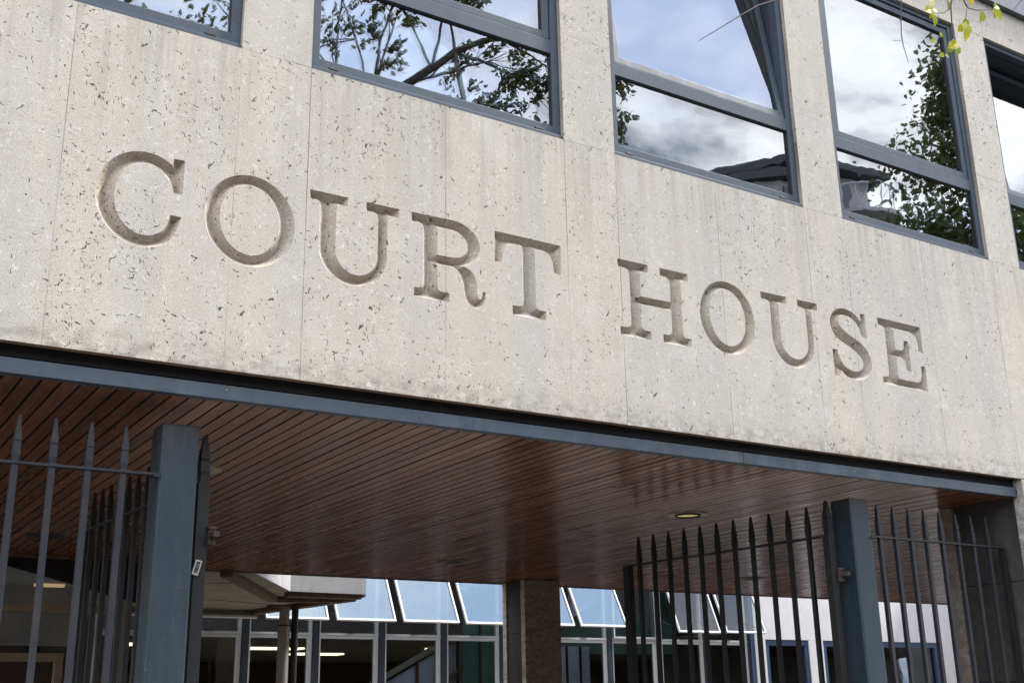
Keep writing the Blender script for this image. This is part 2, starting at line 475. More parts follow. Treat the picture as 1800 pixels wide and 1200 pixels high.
# ------------------------------------------------------------------ mesh helpers
class MB:
    def __init__(s):
        s.v, s.f, s.m, s.mats = [], [], [], []

    def mi(s, mat):
        if mat not in s.mats:
            s.mats.append(mat)
        return s.mats.index(mat)

    def add(s, verts, faces, mat):
        o = len(s.v)
        s.v += [tuple(x) for x in verts]
        s.f += [tuple(i + o for i in f) for f in faces]
        s.m += [s.mi(mat)] * len(faces)

    def box(s, a, b, mat, bev=0.0):
        x0, y0, z0 = [min(p, q) for p, q in zip(a, b)]
        x1, y1, z1 = [max(p, q) for p, q in zip(a, b)]
        vs = [(x0, y0, z0), (x1, y0, z0), (x1, y1, z0), (x0, y1, z0), (x0, y0, z1), (x1, y0, z1), (x1, y1, z1), (x0, y1, z1)]
        fs = [(0, 3, 2, 1), (4, 5, 6, 7), (0, 1, 5, 4), (1, 2, 6, 5), (2, 3, 7, 6), (3, 0, 4, 7)]
        if bev > 0:
            bm = bmesh.new()
            bv = [bm.verts.new(v) for v in vs]
            for f in fs:
                bm.faces.new([bv[i] for i in f])
            bmesh.ops.bevel(bm, geom=bm.edges[:], offset=bev, segments=2, affect='EDGES', profile=0.6)
            bm.verts.index_update()
            s.add([v.co for v in bm.verts], [[v.index for v in f.verts] for f in bm.faces], mat)
            bm.free()
        else:
            s.add(vs, fs, mat)

    def beam(s, p, q, w, h, mat, upv=(0, 0, 1)):
        p, q = Vector(p), Vector(q)
        d = (q - p).normalized()
        upv = Vector(upv)
        r_ = d.cross(upv).normalized()
        u_ = r_.cross(d)
        vs = []
        for c in (p, q):
            for sx, sz in ((-1, -1), (1, -1), (1, 1), (-1, 1)):
                vs.append(c + r_ * sx * w / 2 + u_ * sz * h / 2)
        s.add(vs, [(0, 1, 2, 3), (7, 6, 5, 4), (0, 4, 5, 1), (1, 5, 6, 2), (2, 6, 7, 3), (3, 7, 4, 0)], mat)

    def tube(s, pts, rad, mat, n=10, cap=True):
        pts = [Vector(p) for p in pts]
        if isinstance(rad, (int, float)):
            rad = [rad] * len(pts)
        rings = []
        ref = Vector((0.31, 0.95, 0.12))
        for i, p in enumerate(pts):
            d = (pts[min(i + 1, len(pts) - 1)] - pts[max(i - 1, 0)]).normalized()
            a = d.cross(ref)
            if a.length < 0.1:
                a = d.cross(Vector((1, 0, 0)))
            a.normalize()
            b = d.cross(a)
            rings.append([p + (a * math.cos(2 * math.pi * k / n) + b * math.sin(2 * math.pi * k / n)) * rad[i] for k in range(n)])
        vs = [v for r_ in rings for v in r_]
        fs = []
        for i in range(len(pts) - 1):
            for k in range(n):
                k2 = (k + 1) % n
                fs.append((i * n + k, i * n + k2, (i + 1) * n + k2, (i + 1) * n + k))
        if cap:
            fs.append(tuple(range(n - 1, -1, -1)))
            fs.append(tuple((len(pts) - 1) * n + k for k in range(n)))
        s.add(vs, fs, mat)

    def lathe(s, prof, c, mat, n=32):
        vs, fs = [], []
        for r_, z in prof:
            for k in range(n):
                a = 2 * math.pi * k / n
                vs.append((c[0] + r_ * math.cos(a), c[1] + r_ * math.sin(a), c[2] + z))
        for i in range(len(prof) - 1):
            for k in range(n):
                k2 = (k + 1) % n
                fs.append((i * n + k, i * n + k2, (i + 1) * n + k2, (i + 1) * n + k))
        s.add(vs, fs, mat)

    def prism(s, poly, z0, z1, mat):
        n = len(poly)
        ar = sum(poly[i][0] * poly[(i + 1) % n][1] - poly[(i + 1) % n][0] * poly[i][1] for i in range(n))
        if ar < 0:
            poly = poly[::-1]
        vs = [(x, y, z0) for x, y in poly] + [(x, y, z1) for x, y in poly]
        fs = [tuple(range(n - 1, -1, -1)), tuple(range(n, 2 * n))]
        fs += [(i, (i + 1) % n, n + (i + 1) % n, n + i) for i in range(n)]
        s.add(vs, fs, mat)

    def build(s, name, parent=None, loc=None, smooth=False):
        me = bpy.data.meshes.new(name)
        me.from_pydata(s.v, [], s.f)
        for m in s.mats:
            me.materials.append(m)
        me.polygons.foreach_set('material_index', s.m)
        if smooth:
            me.polygons.foreach_set('use_smooth', [True] * len(s.f))
        me.update()
        o = bpy.data.objects.new(name, me)
        COL.objects.link(o)
        if parent:
            o.parent = parent
        if loc:
            o.location = loc
        return o


def thing(name, label, cat, loc=(0, 0, 0), group=None, rz=0.0):
    o = bpy.data.objects.new(name, None)
    COL.objects.link(o)
    o.empty_display_size = 0.2
    o.location = loc
    o.rotation_euler = (0, 0, rz)
    o['label'] = label
    o['category'] = cat
    if group:
        o['group'] = group
    return o


def copy_tree(o, parent=None):
    c = o.copy()
    COL.objects.link(c)
    c.parent = parent
    for ch in list(o.children):
        copy_tree(ch, c)
    return c


# ------------------------------------------------------------------ setting
b = MB()
b.add([(-400, -400, 0), (400, -400, 0), (400, 400, 0), (-400, 400, 0)], [(0, 1, 2, 3)], ASPH)
b.build('ground')['kind'] = 'structure'
b = MB()
b.box((-25, -3.2, 0.0), (45, 0.0, 0.12), PAVE)
b.build('pavement')['kind'] = 'structure'
b = MB()
b.box((-25, 0.002, 0.0), (45, 11.97, 0.121), PALEP)  # unseen floor, added pale to bounce light onto the soffit
b.build('courtyard_paving')['kind'] = 'structure'

# ------------------------------------------------------------------ court house
court = thing('court_house', 'pale limestone court house front with COURT HOUSE carved over its wood-lined entrance', 'building', (0, 0, 0))
PX0, PITCHX, WW, ZS, WH = 0.046, 2.02, 1.635, 4.88, 2.12
BAYS = list(range(-1, 6))


# carved letters ------------------------------------------------------
def ell(cx, cz, rx, rz, a0, a1, n=40):
    return [(cx + rx * math.cos(R(a0 + (a1 - a0) * i / n)), cz + rz * math.sin(R(a0 + (a1 - a0) * i / n))) for i in range(n + 1)]


def smooth(pts, n=6):
    out = []
    P = [np.array(p) for p in pts]
    for i in range(len(P) - 1):
        p0, p1, p2, p3 = P[max(i - 1, 0)], P[i], P[i + 1], P[min(i + 2, len(P) - 1)]
        for k in range(n):
            t_ = k / n
            out.append(tuple(0.5 * (2 * p1 + (p2 - p0) * t_ + (2 * p0 - 5 * p1 + 4 * p2 - p3) * t_ ** 2 + (3 * p1 - p0 - 3 * p2 + p3) * t_ ** 3)))
    out.append(tuple(P[-1]))
    return out


def u_letter(xl0, xl1, sl0, sl1, xr0, xr1, sr0, sr1):
    cxo, cxi = (sl0 + sr1) / 2, (sl1 + sr0) / 2
    T, Bk = 4.178, 4.127
    o = [(xl0, T), (xl1, T), (xl1 - 0.004, Bk), (sl1 + 0.016, Bk - 0.002), (sl1 + 0.004, Bk - 0.010), (sl1, Bk - 0.03)]
    o += ell(cxi, 3.878, (sr0 - sl1) / 2, 0.125, 180, 360, 30)
    o += [(sr0, Bk - 0.03), (sr0 - 0.005, Bk - 0.010), (sr0 - 0.018, Bk - 0.002), (xr0 + 0.004, Bk), (xr0, T), (xr1, T), (xr1 - 0.004, Bk), (sr1 + 0.014, Bk - 0.002), (sr1 + 0.003, Bk - 0.010), (sr1, Bk - 0.03)]
    o += ell(cxo, 3.886, (sr1 - sl0) / 2, 0.194, 360, 180, 36)
    o += [(sl0, Bk - 0.03), (sl0 - 0.004, Bk - 0.010), (sl0 - 0.016, Bk - 0.002), (xl0 + 0.004, Bk)]
    return [o]


LET = []
LET.append(('C', [ell(1.25, 3.935, 0.224, 0.243, 57.5, 301, 70) + smooth([(1.366, 3.727), (1.404, 3.782), (1.434, 3.878)], 4) + [(1.379, 3.88)] +
                  smooth([(1.372, 3.842), (1.345, 3.79), (1.300, 3.759)], 4) + ell(1.258, 3.935, 0.146, 0.183, 284, 66, 56)[1:] +
                  smooth([(1.325, 4.096), (1.362, 4.05), (1.388, 3.993)], 4) + [(1.430, 3.994), (1.431, 4.177), (1.376, 4.175), (1.374, 4.138)]]))
LET.append(('O', [ell(1.776, 3.935, 0.233, 0.243, 0, 360, 90)[:-1], ell(1.772, 3.937, 0.154, 0.186, 0, 360, 70)[:-1]]))
LET.append(('U', u_letter(2.083, 2.300, 2.139, 2.233, 2.402, 2.600, 2.472, 2.528)))
LET.append(('R', [[(2.672, 4.180), (2.90, 4.184)] + ell(2.930, 4.049, 0.171, 0.135, 90, -68, 30) +
                  smooth([(3.02, 3.917), (3.058, 3.893), (3.079, 3.84), (3.083, 3.78), (3.093, 3.750), (3.110, 3.757), (3.117, 3.797)], 4) + [(3.138, 3.796)] +
                  smooth([(3.136, 3.755), (3.112, 3.708), (3.073, 3.691), (3.025, 3.713), (3.0, 3.76), (2.992, 3.811), (2.979, 3.868), (2.955, 3.897), (2.920, 3.906)], 4) +
                  [(2.832, 3.905), (2.832, 3.782), (2.836, 3.762), (2.852, 3.753), (2.908, 3.750), (2.908, 3.699), (2.690, 3.699), (2.692, 3.750), (2.722, 3.752), (2.738, 3.762), (2.742, 3.782),
                   (2.742, 4.100), (2.738, 4.116), (2.722, 4.126), (2.674, 4.128)],
                  [(2.832, 4.120), (2.930, 4.121)] + ell(2.930, 4.042, 0.090, 0.079, 88, -88, 24) + [(2.930, 3.962), (2.832, 3.961)]]))
LET.append(('T', [[(3.199, 4.179), (3.652, 4.178), (3.647, 3.990), (3.600, 4.000), (3.592, 4.065), (3.575, 4.098), (3.545, 4.115), (3.490, 4.119), (3.469, 4.119), (3.469, 3.782), (3.474, 3.762), (3.490, 3.753),
                   (3.537, 3.751), (3.536, 3.697), (3.312, 3.697), (3.310, 3.752), (3.358, 3.754), (3.374, 3.763), (3.380, 3.782), (3.382, 4.120), (3.318, 4.118), (3.283, 4.104), (3.258, 4.066), (3.242, 3.994), (3.199, 3.990)]]))


def stem_foot(x0, x1, sx0, sx1):       # a serif foot, read left to right along the bottom
    return [(sx0, 3.782), (sx0 - 0.004, 3.763), (sx0 - 0.020, 3.753), (x0, 3.751), (x0, 3.698), (x1, 3.698), (x1, 3.751), (sx1 + 0.020, 3.753), (sx1 + 0.004, 3.763), (sx1, 3.782)]


LET.append(('H', [[(4.064, 4.181), (4.299, 4.181), (4.298, 4.128), (4.254, 4.126), (4.238, 4.116), (4.234, 4.096), (4.231, 3.966), (4.463, 3.968), (4.465, 4.096), (4.460, 4.116), (4.440, 4.127),
                   (4.392, 4.129), (4.391, 4.181), (4.618, 4.181), (4.615, 4.129), (4.574, 4.127), (4.558, 4.117), (4.553, 4.096), (4.551, 3.782)] +
                  stem_foot(4.393, 4.615, 4.461, 4.551)[::-1][1:-1] + [(4.461, 3.782), (4.465, 3.915), (4.233, 3.913), (4.231, 3.782)] +
                  stem_foot(4.066, 4.298, 4.147, 4.231)[::-1][1:-1] + [(4.147, 3.782), (4.149, 4.096), (4.144, 4.116), (4.124, 4.127), (4.070, 4.130)]]))
LET.append(('O', [ell(4.931, 3.944, 0.232, 0.244, 0, 360, 90)[:-1], ell(4.931, 3.946, 0.150, 0.190, 0, 360, 70)[:-1]]))
LET.append(('U', u_letter(5.234, 5.467, 5.312, 5.390, 5.567, 5.757, 5.637, 5.692)))
LET.append(('S', [smooth([(6.174, 4.118), (6.12, 4.165), (6.045, 4.188), (5.965, 4.181), (5.903, 4.146), (5.868, 4.085), (5.876, 4.018), (5.925, 3.955), (6.01, 3.918), (6.09, 3.885), (6.150, 3.838), (6.148, 3.787),
                          (6.105, 3.752), (6.04, 3.744), (5.975, 3.765), (5.935, 3.808), (5.912, 3.878)], 5) + [(5.864, 3.878), (5.864, 3.695), (5.912, 3.693), (5.930, 3.732)] +
                  smooth([(5.930, 3.732), (5.985, 3.699), (6.06, 3.686), (6.145, 3.700), (6.212, 3.746), (6.241, 3.817), (6.222, 3.895), (6.165, 3.952), (6.08, 3.990), (6.0, 4.026), (5.955, 4.070),
                          (5.962, 4.112), (6.005, 4.138), (6.06, 4.136), (6.118, 4.108), (6.152, 4.062), (6.170, 4.002)], 5)[1:] + [(6.222, 4.003), (6.222, 4.179), (6.176, 4.178)]]))
LET.append(('E', [[(6.350, 4.181), (6.804, 4.177), (6.801, 3.980), (6.755, 3.988), (6.752, 4.060), (6.735, 4.100), (6.690, 4.117), (6.520, 4.119), (6.510, 4.112), (6.508, 3.966), (6.570, 3.967), (6.595, 3.985), (6.604, 4.046), (6.651, 4.048),
                   (6.651, 3.822), (6.603, 3.822), (6.596, 3.892), (6.568, 3.911), (6.508, 3.912), (6.506, 3.770), (6.512, 3.755), (6.526, 3.752), (6.700, 3.750), (6.740, 3.768), (6.755, 3.808), (6.760, 3.878), (6.806, 3.884),
                   (6.802, 3.694), (6.341, 3.700), (6.342, 3.748), (6.388, 3.751), (6.405, 3.762), (6.410, 3.785), (6.417, 4.090), (6.412, 4.112), (6.396, 4.124), (6.352, 4.130)]]))


def resample(poly, step=0.007):
    out = []
    n = len(poly)
    for i in range(n):
        p, q = np.array(poly[i]), np.array(poly[(i + 1) % n])
        L = np.linalg.norm(q - p)
        if L < 1e-5:
            continue
        k = max(1, int(math.ceil(L / step)))
        for j in range(k):
            out.append(tuple(p + (q - p) * j / k))
    return out


rng = np.random.default_rng(5)


def inside(px, pz, loops):
    r_ = np.zeros(len(px), bool)
    for lp in loops:
        P = np.array(lp)
        Q = np.roll(P, -1, 0)
        for (x0, z0), (x1, z1) in zip(P, Q):
            c = (z0 > pz) != (z1 > pz)
            if abs(z1 - z0) < 1e-12:
                continue
            xi = x0 + (pz - z0) * (x1 - x0) / (z1 - z0)
            r_ ^= c & (px < xi)
    return r_


def distfield(pts, loops):
    best = np.full(len(pts), 1e9)
    near = np.zeros_like(pts)
    for lp in loops:
        P = np.array(lp)
        Q = np.roll(P, -1, 0)
        for a_, b_ in zip(P, Q):
            d = b_ - a_
            t_ = np.clip(((pts - a_) @ d) / (d @ d), 0, 1)
            c = a_ + t_[:, None] * d
            dist = np.hypot(*(pts - c).T)
            m_ = dist < best
            best[m_] = dist[m_]
            near[m_] = c[m_]
    return best, near


CUT = 0.045
all_loops = []
for ch, loops in LET:
    # slightly chipped, worn edges
    raw = loops
    loops = []
    for lp in raw:
        lp = resample(lp)
        lp = [(x + rng.normal(0, 0.00035), z + rng.normal(0, 0.00035)) for x, z in lp]
        loops.append(lp)
    all_loops += loops
    A = np.array([p for lp in loops for p in lp])
    x0, z0 = A.min(0)
    x1, z1 = A.max(0)
    st = 0.0042
    gx, gz = np.meshgrid(np.arange(x0, x1, st), np.arange(z0, z1, st))
    gx = gx + (np.arange(gx.shape[0]) % 2)[:, None] * st / 2
    gp = np.column_stack([gx.ravel(), gz.ravel()])
    gp = gp[inside(gp[:, 0], gp[:, 1], loops)]
    d, nr = distfield(gp, loops)
    k = d > 0.003
    gp, d, nr = gp[k], d[k], nr[k]
    # local half width of the stroke, measured from the outline and smoothed along it
    bpts, bw = [], []
    for lp in loops:
        P = np.array(lp)
        tg = np.roll(P, -3, 0) - np.roll(P, 3, 0)
        nb = np.column_stack([-tg[:, 1], tg[:, 0]])
        nb /= np.maximum(np.hypot(*nb.T), 1e-9)[:, None]
        tst = P + nb * 0.004
        nb[~inside(tst[:, 0], tst[:, 1], loops)] *= -1
        wl = np.full(len(P), 0.010)
        alive = np.ones(len(P), bool)
        for stp in np.arange(0.006, 0.066, 0.003):
            q = P + nb * stp
            dq, _ = distfield(q, loops)
            ok = alive & inside(q[:, 0], q[:, 1], loops) & (dq > stp - 0.0022)
            wl[ok] = dq[ok]
            alive = ok
        for _ in range(3):
            wl = (np.roll(wl, 1) + wl + np.roll(wl, -1) + np.roll(wl, 2) + np.roll(wl, -2)) / 5
        bpts.append(P)
        bw.append(wl)
    bpts, bw = np.vstack(bpts), np.concatenate(bw)
    d2 = ((nr[:, None, :] - bpts[None, :, :]) ** 2).sum(2)
    i2 = np.argsort(d2, 1)[:, :3]
    wgt = 1.0 / (np.take_along_axis(d2, i2, 1) + 1e-7)
    wdt = (bw[i2] * wgt).sum(1) / wgt.sum(1)
    wdt = np.maximum(np.maximum(wdt, 0.012), d)
    dep = d * np.clip(CUT / wdt, 0.85, 2.0)
    verts = [Vector(p) for lp in loops for p in lp] + [Vector(p) for p in gp]
    depth = [0.0] * sum(len(lp) for lp in loops) + list(dep)
    edges, o = [], 0
    for lp in loops:
        n = len(lp)
        edges += [(o + i, o + (i + 1) % n) for i in range(n)]
        o += n
    vo, eo, fo, ov, _, _ = delaunay_2d_cdt(verts, edges, [], 0, 1e-6)
    vv = np.array([tuple(v) for v in vo])
    dd = [max((depth[i] for i in src), default=0.0) for src in ov]
    fc = np.array([vv[list(f)].mean(0) for f in fo])
    ins = inside(fc[:, 0], fc[:, 1], loops)
    mb = MB()
    fs = []
    for f, ok in zip(fo, ins):
        if ok:
            a_, b_, c_ = vv[f[0]], vv[f[1]], vv[f[2]]
            cr = (b_[0] - a_[0]) * (c_[1] - a_[1]) - (b_[1] - a_[1]) * (c_[0] - a_[0])
            fs.append(tuple(f) if cr > 0 else tuple(f)[::-1])
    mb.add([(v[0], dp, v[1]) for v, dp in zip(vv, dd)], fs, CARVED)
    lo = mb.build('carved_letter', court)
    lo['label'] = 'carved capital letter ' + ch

# front wall: one sheet of stone with window openings and the letter cuts left out
XL, XR, ZB, ZT = -4.0, 34.0, 3.152, 7.365
outer = [(XL, ZB), (XR, ZB), (XR, ZT), (XL, ZT)]
wins = []
for k in BAYS:
    x = PX0 + PITCHX * k
    wins.append([(x, ZS), (x + WW, ZS), (x + WW, ZS + WH), (x, ZS + WH)])
loops = [outer] + wins + all_loops
verts = [Vector(p) for lp in loops for p in lp]
edges, o = [], 0
for lp in loops:
    n = len(lp)
    edges += [(o + i, o + (i + 1) % n) for i in range(n)]
    o += n
vo, eo, fo, _, _, _ = delaunay_2d_cdt(verts, edges, [], 0, 1e-6)
vv = np.array([tuple(v) for v in vo])
fc = np.array([vv[list(f)].mean(0) for f in fo])
ins = inside(fc[:, 0], fc[:, 1], loops)
mb = MB()
fs = []
for f, ok in zip(fo, ins):
    if ok:
        a_, b_, c_ = vv[f[0]], vv[f[1]], vv[f[2]]
        cr = (b_[0] - a_[0]) * (c_[1] - a_[1]) - (b_[1] - a_[1]) * (c_[0] - a_[0])
        fs.append(tuple(f) if cr > 0 else tuple(f)[::-1])
mb.add([(v[0], 0.0, v[1]) for v in vv], fs, STONE)
for lp in wins:                                   # reveals
    (xa, za), (xb, _), (_, zb) = lp[0], lp[1], lp[2]
    T_ = 0.30
    mb.add([(xa, 0, za), (xa, T_, za), (xa, T_, zb), (xa, 0, zb)], [(0, 1, 2, 3)], STONE)
    mb.add([(xb, 0, za), (xb, T_, za), (xb, T_, zb), (xb, 0, zb)], [(3, 2, 1, 0)], STONE)
    mb.add([(xa, 0, zb), (xb, 0, zb), (xb, T_, zb), (xa, T_, zb)], [(3, 2, 1, 0)], STONE)
    mb.add([(xa, 0, za), (xb, 0, za), (xb, T_, za), (xa, T_, za)], [(0, 1, 2, 3)], STONE)
mb.add([(XL, 0, ZB), (XR, 0, ZB), (XR, 0.045, ZB), (XL, 0.045, ZB)], [(3, 2, 1, 0)], UNDER)
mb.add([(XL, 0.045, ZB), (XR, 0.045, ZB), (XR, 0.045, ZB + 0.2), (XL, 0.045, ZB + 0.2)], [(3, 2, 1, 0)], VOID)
mb.build('stone_wall', court)

# cavity behind the stone, above the fascia
b = MB()
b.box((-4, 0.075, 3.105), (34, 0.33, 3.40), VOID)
b.build('cavity', court)

# metal fascia along the soffit edge
b = MB()
b.box((-4, 0.052, 3.023), (5.02, 0.068, 3.093), FASC, 0.002)
b.box((5.023, 0.052, 3.023), (7.728, 0.068, 3.093), FASC, 0.002)
b.box((-4, 0.0685, 3.023), (7.728, 0.105, 3.029), FASC)
b.build('fascia', court)
for i, x in enumerate([-0.3, 0.7, 1.72, 2.75, 3.75, 4.62, 5.38, 6.02, 6.62, 7.16, 7.62]):
    z = 3.062 + 0.01 * ((i * 7) % 3 - 1)
    b = MB()
    b.tube([(x, 0.0515, z), (x, 0.0505, z)], 0.0045, POLEM if i % 3 else RUST, 10)
    b.build('fascia_screw', court)

# boarded soffit
SZ = 3.03
b = MB()
x = -4.0
rnd = random.Random(3)
while x < 34.0:
    x0 = round(x / 0.0823) * 0.0823
    dz = rnd.uniform(-0.0012, 0.0012)
    cuts = [0.108] + sorted(rnd.uniform(0.6, 6.4) for _ in range(rnd.choice((1, 2)))) + [6.86]
    for y0_, y1_ in zip(cuts[:-1], cuts[1:]):
        dz = rnd.uniform(-0.0015, 0.0015)
        xa_, xb_, ya_, yb_, za_ = x0 + 0.0055, x0 + 0.0768, y0_ + 0.0012, y1_ - 0.0012, SZ + dz
        b.add([(xa_, ya_, za_), (xb_, ya_, za_), (xb_, yb_, za_), (xa_, yb_, za_)], [(3, 2, 1, 0)], WOOD)
        b.box((xa_, ya_, za_ + 0.0006), (xb_, yb_, SZ + 0.018), VOID)
    x += 0.0823
b.box((-4, 0.106, SZ + 0.022), (34.2, 6.84, SZ + 0.06), VOID)
b.build('soffit', court)
b = MB()
b.box((-4, 6.862, SZ - 0.012), (34.2, 6.89, 3.5), SLATE)
b.build('edge_trim', court)

# body of the building above (roof, back wall, upper cladding)
b = MB()
b.box((-4, 6.6, 3.52), (34, 6.85, 7.6), RENDR)
b.box((-4, 0.32, 7.61), (34, 6.8, 7.8), SLATE)
b.box((XR - 0.3, 0.02, 3.2), (XR - 0.01, 6.4, 7.6), RENDR)
b.box((-4, 0.02, 3.42), (-3.7, 6.4, 7.6), RENDR)
b.build('rear_wall', court)
b = MB()
b.box((-4, -0.04, 7.372), (34, 0.30, 10.4), SLATE)
b.box((-4, -0.055, 7.367), (34, -0.0405, 7.40), SLATE)
for i in range(27):
    b.box((-3.5 + i * 1.37, -0.052, 7.41), (-3.47 + i * 1.37, -0.0405, 10.3), SLATE)
b.build('upper_cladding', court)

# rooms behind the windows
b = MB()
RX0, RX1, RY0, RY1, RZ0, RZ1 = -3.6, 15.8, 0.302, 5.6, 4.25, 7.25
b.add([(RX0, RY1, RZ0), (RX1, RY1, RZ0), (RX1, RY1, RZ1), (RX0, RY1, RZ1)], [(0, 1, 2, 3)], ROOMW)
b.add([(RX0, RY0, RZ0), (RX1, RY0, RZ0), (RX1, RY1, RZ0), (RX0, RY1, RZ0)], [(0, 1, 2, 3)], ROOMW)
b.add([(RX0, RY0, RZ1), (RX1, RY0, RZ1), (RX1, RY1, RZ1), (RX0, RY1, RZ1)], [(3, 2, 1, 0)], PLAST)
b.add([(RX0, RY0, RZ0), (RX0, RY1, RZ0), (RX0, RY1, RZ1), (RX0, RY0, RZ1)], [(0, 1, 2, 3)], ROOMW)
b.add([(RX1, RY0, RZ0), (RX1, RY1, RZ0), (RX1, RY1, RZ1), (RX1, RY0, RZ1)], [(0, 1, 2, 3)], ROOMW)
for k in BAYS[:-1]:
    xa = PX0 + PITCHX * k + WW
    b.box((xa, 0.302, 4.25), (xa + PITCHX - WW, 0.34, 7.25), ROOMW)
b.box((-3.6, 0.302, 4.25), (15.8, 0.33, ZS - 0.02), ROOMW)
b.build('interior', court)


# windows: a frame with a fixed lower pane and a tilting upper sash
def make_window():
    F0, F1, SW = 0.028, 0.098, 0.056
    f = MB()
    f.box((0.002, F0, 0.002), (SW, F1, WH - 0.002), WINP, 0.003)
    f.box((WW - SW, F0, 0.002), (WW - 0.002, F1, WH - 0.002), WINP, 0.003)
    f.box((SW - 0.001, F0 + 0.0015, 0.002), (WW - SW + 0.001, F1 - 0.001, 0.092), WINP, 0.003)
    f.box((SW - 0.001, F0 + 0.0015, 0.590), (WW - SW + 0.001, F1 - 0.001, 0.686), WINP, 0.003)
    f.box((SW - 0.001, F0 + 0.0015, WH - 0.045), (WW - SW + 0.001, F1 - 0.001, WH - 0.002), WINP, 0.003)
    # projecting sill nosing
    f.box((0.004, 0.006, 0.002), (WW - 0.004, F0 + 0.001, 0.026), WINP, 0.003)
    # gaskets round the lower pane
    f.box((SW, F0 + 0.012, 0.583), (WW - SW, F0 + 0.03, 0.5905), RUBBER)
    f.box((WW - SW - 0.007, F0 + 0.012, 0.092), (WW - SW, F0 + 0.03, 0.5835), RUBBER)
    w = f.build('window', court)
    p = MB()
    p.box((SW - 0.004, F0 + 0.022, 0.088), (WW - SW + 0.004, F0 + 0.046, 0.594), GLASS)
    p.build('pane', w)
    for xx in (0.11, WW - 0.19):
        c = MB()
        c.box((xx, F0 - 0.007, 0.040), (xx + 0.055, F0 + 0.004, 0.052), INK, 0.002)
        c.build('drain_cap', w)
    # sash, origin on its lower hinge line
    sx0, sx1, sh, rw = 0.0, WW - 2 * SW - 0.012, 1.372, 0.050
    s_ = MB()
    s_.box((sx0, 0, 0), (sx0 + rw, 0.055, sh), WINP, 0.003)
    s_.box((sx1 - rw, 0, 0), (sx1, 0.055, sh), WINP, 0.003)
    s_.box((sx0 + rw - 0.001, 0.001, 0), (sx1 - rw + 0.001, 0.054, rw), WINP, 0.003)
    s_.box((sx0 + rw - 0.001, 0.001, sh - rw), (sx1 - rw + 0.001, 0.054, sh), WINP, 0.003)
    s_.box((sx1 - rw - 0.008, 0.014, rw), (sx1 - rw, 0.03, sh - rw), RUBBER)
    s_.box((sx0 + rw, 0.014, sh - rw - 0.008), (sx1 - rw - 0.008, 0.03, sh - rw), RUBBER)
    so_ = s_.build('sash', w, (SW + 0.006, F0 + 0.008, 0.692))
    p = MB()
    p.box((sx0 + rw - 0.005, 0.022, rw - 0.005), (sx1 - rw + 0.005, 0.046, sh - rw + 0.005), GLASS)
    po = p.build('sash_pane', w, (SW + 0.006, F0 + 0.008, 0.692))
    bl = MB()
    z = 0.72
    while z < WH - 0.04:
        bl.add([(0.07, 0.150, z), (WW - 0.07, 0.150, z), (WW - 0.07, 0.168, z + 0.016), (0.07, 0.168, z + 0.016)], [(0, 1, 2, 3)], BLIND)
        z += 0.027
    blo = bl.build('blind', w)
    # inner lining and stay seen when the sash is tilted
    li = MB()
    for xa_, xb_ in ((0.001, SW - 0.004), (WW - SW + 0.004, WW - 0.001)):
        li.box((xa_, F1 + 0.001, 0.70), (xb_, 0.29, WH - 0.002), DARKF)
    li.box((SW - 0.004, F1 + 0.001, WH - 0.05), (WW - SW + 0.004, 0.29, WH - 0.002), DARKF)
    li.box((WW - SW - 0.004, 0.30, 0.70), (WW - SW + 0.06, 0.48, WH - 0.05), PLAST)
    li.box((WW - SW - 0.012, 0.335, 1.30), (WW - SW - 0.0045, 0.37, 1.37), INK)
    li.build('lining', w)
    return w


win0 = make_window()
TILT = {2: 8.0, 4: 8.5}
NOBLIND = (0, 1)
for i, k in enumerate(BAYS):
    w = win0 if i == 0 else copy_tree(win0, court)
    w.location = (PX0 + PITCHX * k, 0, ZS)
    for chd in list(w.children):
        base = chd.name.split('.')[0]
        if base in ('sash', 'sash_pane') and k in TILT:
            chd.rotation_euler = (R(-TILT[k]), 0, 0)
        if base == 'blind':
            if k in TILT:
                chd.location = (0, 0.30, 0)

# right-hand pier under the wall, with its dark core between front and back slabs
b = MB()
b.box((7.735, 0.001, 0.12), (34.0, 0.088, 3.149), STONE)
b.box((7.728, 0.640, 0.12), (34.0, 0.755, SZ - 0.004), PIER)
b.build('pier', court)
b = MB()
b.box((7.750, 0.0885, 0.12), (33.9, 0.6395, 3.10), DARKCORE)
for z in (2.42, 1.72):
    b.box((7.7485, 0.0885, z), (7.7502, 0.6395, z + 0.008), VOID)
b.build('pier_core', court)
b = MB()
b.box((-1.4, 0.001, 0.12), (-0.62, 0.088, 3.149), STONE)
b.box((-1.38, 0.0885, 0.12), (-0.64, 0.64, SZ - 0.004), DARKCORE)
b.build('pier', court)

# column carrying the far edge of the soffit
b = MB()
b.box((7.45, 6.36, 0.12), (7.945, 6.445, SZ - 0.004), BROWN, 0.004)
b.box((7.45, 6.765, 0.12), (7.945, 6.85, SZ - 0.004), BROWN, 0.004)
b.box((7.4465, 6.363, 0.12), (7.4498, 6.442, SZ - 0.004), LITEDGE)  # thin strips with the edge light put into their colour
b.box((7.4465, 6.768, 0.12), (7.4498, 6.847, SZ - 0.004), LITEDGE)
b.build('column_slab', court)
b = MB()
b.box((7.468, 6.446, 0.12), (7.93, 6.764, SZ - 0.006), DARKCORE)
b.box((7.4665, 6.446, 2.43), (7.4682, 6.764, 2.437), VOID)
b.build('column_core', court)

